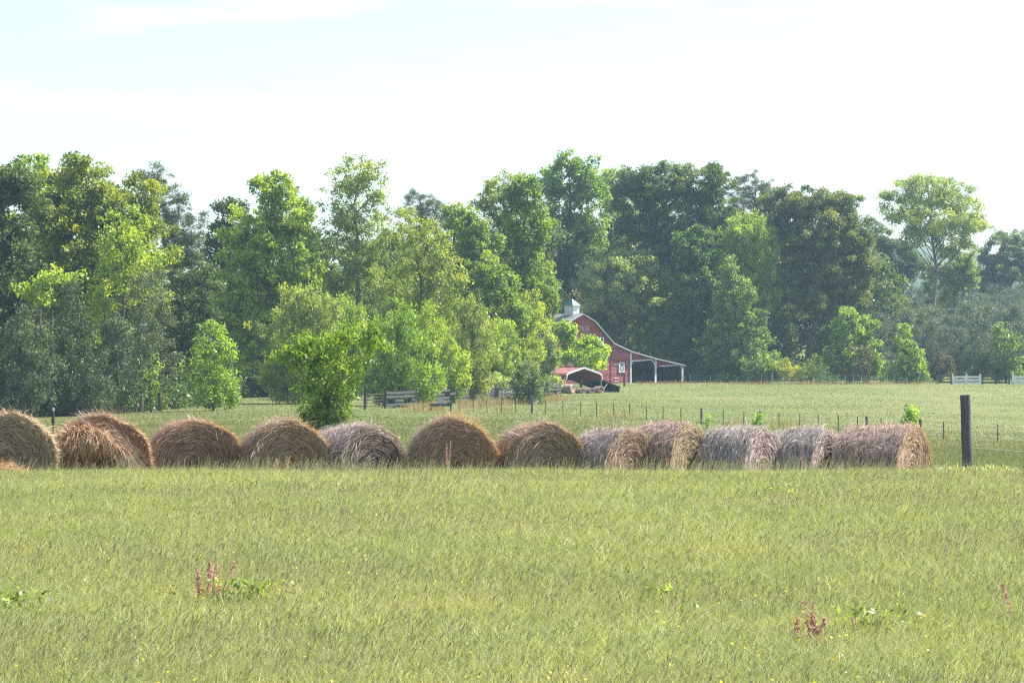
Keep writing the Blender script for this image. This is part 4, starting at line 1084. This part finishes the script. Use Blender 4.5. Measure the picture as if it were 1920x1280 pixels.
# wire fence on steel posts across the pasture
TPX = [(861, 756), (888, 752), (913, 750), (940, 746), (967, 748), (1023, 751), (1055.6, 752), (1089, 755), (1119, 759), (1150.7, 759), (1181, 760), (1211.5, 761), (1243, 764), (1277, 767),
       (1356, 772), (1394, 776), (1461, 780), (1499, 779), (1534, 783), (1571.5, 783), (1607, 786), (1652, 789), (1690, 792), (1768.5, 790), (1869.5, 798)]
WOOD = [(997.5, 742, .075), (1315, 766, .07), (1425, 783, .06), (1624.6, 787, .075), (1725.5, 787, .08)]
fo = ground(861, 206)
wf_ = empty('wire_fence', fo, label='wire fence on thin steel posts crossing the pasture behind the bales', cat='fence')
fpts = []
for px, ty, rad in sorted([(a, b, 0) for a, b in TPX] + WOOD):
    dd = 206 - 56 * (px - 860) / 1010
    g = ground(px, dd); top = max(.95, Z(ty, dd) - g.z)
    top = min(top, 1.45)
    if rad: MB().tube([g - fo - Vector((0, 0, .3)), g - fo + Vector((0, 0, top + .05))], [rad, rad * .95], 9).build('wooden_post', M_POST, wf_)
    else:
        p = g - fo; tl = random.uniform(-.03, .03)
        MB().beam(p - Vector((0, 0, .3)), p + Vector((tl, 0, top)), .05, .05).beam(p + Vector((0, -.03, -.3)), p + Vector((tl, -.03, top - .03)), .012, .05).build('steel_post', M_STEEL, wf_)
    fpts.append(g)
for h_ in (.25, .5, .75, .95):
    MB().tube([g - fo + Vector((0, -.03, h_)) for g in fpts], .006, 4).build('wire', M_WIRE, wf_)

# near fence: stout round post, steel post at the left, thin wires
pp = ground(1816, 60)
nf_ = empty('post_and_wire_fence', pp, label='stout dark round post right of the bales with thin wires', cat='fence')
hh = Z(740, 60) - pp.z
k = MB(); pts = []; rads = []
for i_ in range(9):
    t_ = i_ / 8; pts.append((-.075 * t_ + .004 * math.sin(i_ * 2), 0, -.4 + (hh + .4) * t_)); rads.append(.112 - .004 * t_ + .003 * math.sin(i_ * 1.7))
k.tube(pts, rads, 20).build('round_post', M_POST, nf_, smooth=False)
lp = ground(100, 74)
q_ = lp - pp; lh = Z(770, 74) - lp.z
MB().tube([q_ - Vector((0, 0, .3)), q_ + Vector((0, 0, lh))], .030, 8).build('steel_post', M_STEEL, nf_)
MB().tube([q_ + Vector((0, -.02, lh - .30)), q_ + Vector((0, -.02, lh - .18))], [.055, .05], 8).build('insulator', M_STEEL, nf_)
MB().tube([q_ + Vector((0, 0, lh + .004)), q_ + Vector((0, 0, lh + .09))], [.034, .024], 8).build('post_cap', M_GALV, nf_)
rp = Vector((X(2250, 66), 66, 0)); rp.z = float(gz(rp.x, rp.y)); rp -= pp
for h_ in (hh - .56, hh - .80, hh - 1.10):
    mb = MB()
    L1 = [Vector((-.04, -.115, h_)), Vector((X(1735, 61), 61, 0)) - Vector((pp.x, pp.y, 0)) + Vector((0, 0, h_ - .03)), q_ * .5 + Vector((0, 0, .5 * h_ + .12)), q_ + Vector((0, -.03, h_ * .75))]
    mb.tube(L1, .0035, 4)
    mb.tube([Vector((-.04, -.115, h_)), rp * .5 + Vector((0, 0, h_ * .5 + .25)), rp + Vector((0, 0, h_ - .1))], .0035, 4)
    mb.build('wire', M_WIRE, nf_)

# far fence along the wood: pale posts and wire mesh
FPX = [(1294, 702), (1332, 706), (1382, 706), (1402, 708), (1428, 700), (1448, 699), (1470, 708), (1490, 707), (1508, 703), (1525, 704), (1541, 702), (1555, 706), (1571, 703), (1585, 703), (1600, 702), (1615, 706), (1633, 704), (1646, 702), (1664, 703), (1677, 704), (1700, 707), (1722, 706), (1743.6, 702)]
f0 = ground(1294, 346)
ff = empty('wire_mesh_fence', f0, label='long wire fence on pale thin posts along the foot of the wood', cat='fence')
tops = []
for px, ty in FPX:
    dd = 346 + (px - 1294) * .004; g = ground(px, dd); tp_ = max(.9, Z(ty, dd) - g.z); thick = .11 if px in (1448, 1646) else .055
    MB().box(-thick / 2, thick / 2, -thick / 2, thick / 2, -.3, tp_).build('post', M_BOARDP, ff, g - f0); tops.append(g)
for h_ in (.2, .4, .6, .8, 1.0):
    MB().tube([g - f0 + Vector((0, -.06, h_)) for g in tops], .008, 4).build('wire', M_WIRE, ff)


def rails(name, label, px0, px1, d, n_post, heights, mat, bw, post_h, extra=None):
    a, b = ground(px0, d), ground(px1, d)
    r_ = empty(name, a, label=label, cat='fence')
    for i in range(n_post):
        p = a.lerp(b, i / (n_post - 1)) - a
        MB().box(-.09, .09, -.09, .09, -.3, post_h).build('post', mat, r_, p)
    for i in range(n_post - 1):
        p = a.lerp(b, i / (n_post - 1)) - a; q = a.lerp(b, (i + 1) / (n_post - 1)) - a
        mb = MB()
        for h_ in heights: mb.beam(p + Vector((0, -.11, h_)), q + Vector((0, -.11, h_)), .03, bw)
        mb.build('board_panel', mat, r_)
    return r_


rails('rail_fence', 'short brown rail fence left of the white boards', 1758, 1783, 347, 2, (.25, .65, 1.02), M_BOARDB, .17, 1.22)
rails('white_board_fence', 'white board fence between the brown rails and dark boards', 1786, 1838, 347, 3, (.2, .55, .92), M_WHITE, .22, 1.3)
rails('dark_board_fence', 'dark unpainted board fence right of the white boards', 1842, 1892, 348, 3, (.2, .6, 1.0), M_DARK, .15, 1.2)
rails('white_board_fence', 'white board fence cut by the right picture edge', 1899, 1945, 347, 3, (.2, .55, .92), M_WHITE, .24, 1.35)
# lone dark post before the barn
g = ground(1170.5, 333)
tag(MB().tube([Vector((0, 0, -.3)), Vector((0, 0, 1.6)), Vector((0, 0, Z(690, 333) - g.z - .6))], [.12, .12, .11], 9).build('fence_post', M_DARK, None, g), 'single dark post standing in front of the barn window', 'post')

# ------------------------------------------------------------------ weeds in the meadow


def sorrel(label, px, d, hgt, stems, seed, group='red sorrel plants in the meadow'):
    rng = np.random.default_rng(seed); g = ground(px, d)
    root = empty('sorrel_plant', g, label=label, cat='weed', group=group)
    st = MB(); CC = []
    for i in range(stems):
        x0 = rng.normal() * .025 * stems ** .5; h_ = hgt * (.75 + .3 * rng.random()); lx = .05 * rng.normal()
        st.tube([(x0, .03 * rng.normal(), 0), (x0 + lx * .5, 0, h_ * .5), (x0 + lx, 0, h_)], [.0035, .003, .0015], 5)
        nn = 100; t = .36 + .64 * rng.random(nn); rad = .018 * (1.2 - t)
        CC.append(np.stack([x0 + lx * t + rad * rng.normal(size=nn), rad * rng.normal(size=nn), t * h_], 1))
    st.build('stem', M_SORREL, root, color=(.36, .22, .17))
    C = np.concatenate(CC); n = len(C)
    A = unit(rng.normal(size=(n, 3)) + [0, 0, .8]); B = unit(np.cross(A, rng.normal(size=(n, 3))))
    V, Q = kites(C, A, B, .012 + .010 * rng.random(n), .009 + .006 * rng.random(n))
    link('seed_spike', np_mesh('seed_spike', V, [Q], M_SPIKE, np.clip(rng.normal(.5, .2, n), 0, 1)), root, color=(.66, .38, .33))


M_SPIKE = leafy('sorrel_seed', lambda nt: ramp(nt, attr(nt, 'tint').outputs['Fac'], [(0, (.40, .20, .18)), (.5, (.58, .34, .31)), (1, (.72, .50, .44))]), .35, .02)
M_SORREL = principled('sorrel_stem', lambda nt: (.50, .33, .26), .7)
sorrel('pink sorrel spikes, left pair beside the green weed patch', 384, 18.6, .36, 4, 1)
sorrel('tall narrow sorrel spike just left of the green weed patch', 411, 18.5, .42, 3, 2)
sorrel('reddish sorrel stalks standing before the orange-rimmed bale', 507, 43, .40, 3, 3)
sorrel('slim reddish sorrel stalk near the mauve slumped bale', 536, 43, .42, 2, 4)
sorrel('pale pink sorrel head in front of the shaggy bale', 843, 45.5, .74, 3, 5)
sorrel('rusty sorrel stalks low at the lower right of the meadow', 1528, 15.6, .32, 3, 7)
sorrel('rusty sorrel beside a green weed clump at lower right', 1554, 15.6, .32, 3, 8)
sorrel('red sorrel at the right picture edge low in the meadow', 1914, 17.4, .36, 3, 9)


def weed(label, px, d, rx, hgt, color, seed, n=260, L=.06, W=.035, up=.2, name='weed_clump', cat='weed'):
    rng = np.random.default_rng(seed); g = ground(px, d)
    C = np.stack([rx * rng.normal(size=n) * .5, .4 * rx * rng.normal(size=n) * .6, .05 + hgt * rng.random(n) ** .8], 1)
    A = unit(rng.normal(size=(n, 3)) + [0, 0, up]); B = unit(np.cross(A, rng.normal(size=(n, 3)) * .5 + [0, -.3, 1]))
    V, Q = kites(C, A, B, L * (.6 + .8 * rng.random(n)), W * (.6 + .8 * rng.random(n)))
    root = empty(name, g, label=label, cat=cat)
    link('leaves', np_mesh('leaves', V, [Q], M_LEAF, np.clip(rng.normal(.5, .2, n), 0, 1)), root, color=color)
    st = MB()
    for _ in range(8):
        x0, y0 = rx * rng.normal() * .3, .15 * rx * rng.normal()
        st.tube([(x0 * .6, y0, 0), (x0, y0, hgt * .9)], [.004, .002], 5)
    st.build('stems', M_SORREL, root)


weed('broad-leaved dark green weed patch right of the pink sorrel', 462, 18.4, .34, .20, (.115, .165, .055), 1, 260, .045, .026)
weed('dark green clover-like patch at the left picture edge', 40, 17.6, .26, .19, (.115, .165, .055), 2, 160, .045, .026)
weed('green leafy weed clump at the lower right of the meadow', 1632, 16.4, .22, .20, (.115, .165, .055), 3, 150, .045, .026)
weed('bright green weed tuft left of the lower right clump', 1255, 17.4, .15, .24, (.14, .20, .06), 4, 50, .045, .024)
weed('silver-leaved weed left of the stout round post', 1778, 45.5, .26, .30, (.30, .34, .27), 5, 380, .16, .016, .9)
weed('silver-leaved weed right of the stout round post', 1852, 46, .40, .36, (.27, .33, .24), 6, 480, .18, .016, .9)
weed('small pale weed spray near the right picture edge', 1893, 45.5, .18, .28, (.27, .33, .24), 7, 200, .15, .016, .9)
weed('yellow-green weed spray under the left twin bale', 1460, 30, .25, .36, (.16, .215, .06), 8, 90, .05, .02)
weed('lime weed tuft in the left middle of the meadow', 455, 31, .22, .36, (.16, .215, .06), 9, 70, .05, .02)
# tall dry stalks behind the first bale
rng = np.random.default_rng(3)
g = ground(62, 52); n = 34
root = empty('dry_stalks', g, label='pale dry grass stalks standing between the first two bales', cat='weed')
P = np.stack([.25 * rng.normal(size=n), .1 * rng.normal(size=n), np.zeros(n)], 1)
V, Q, T_ = blades(P, 1.15 + .35 * rng.random(n), np.full(n, .012), np.stack([.1 + .15 * rng.normal(size=n), .05 * rng.normal(size=n)], 1), rng.normal(0, .5, n), .05 + .1 * rng.random(n))
link('stalks', np_mesh('stalks', V, [Q, T_], M_DRY, np.concatenate([.5 + .5 * rng.random(n)] * 2)), root)
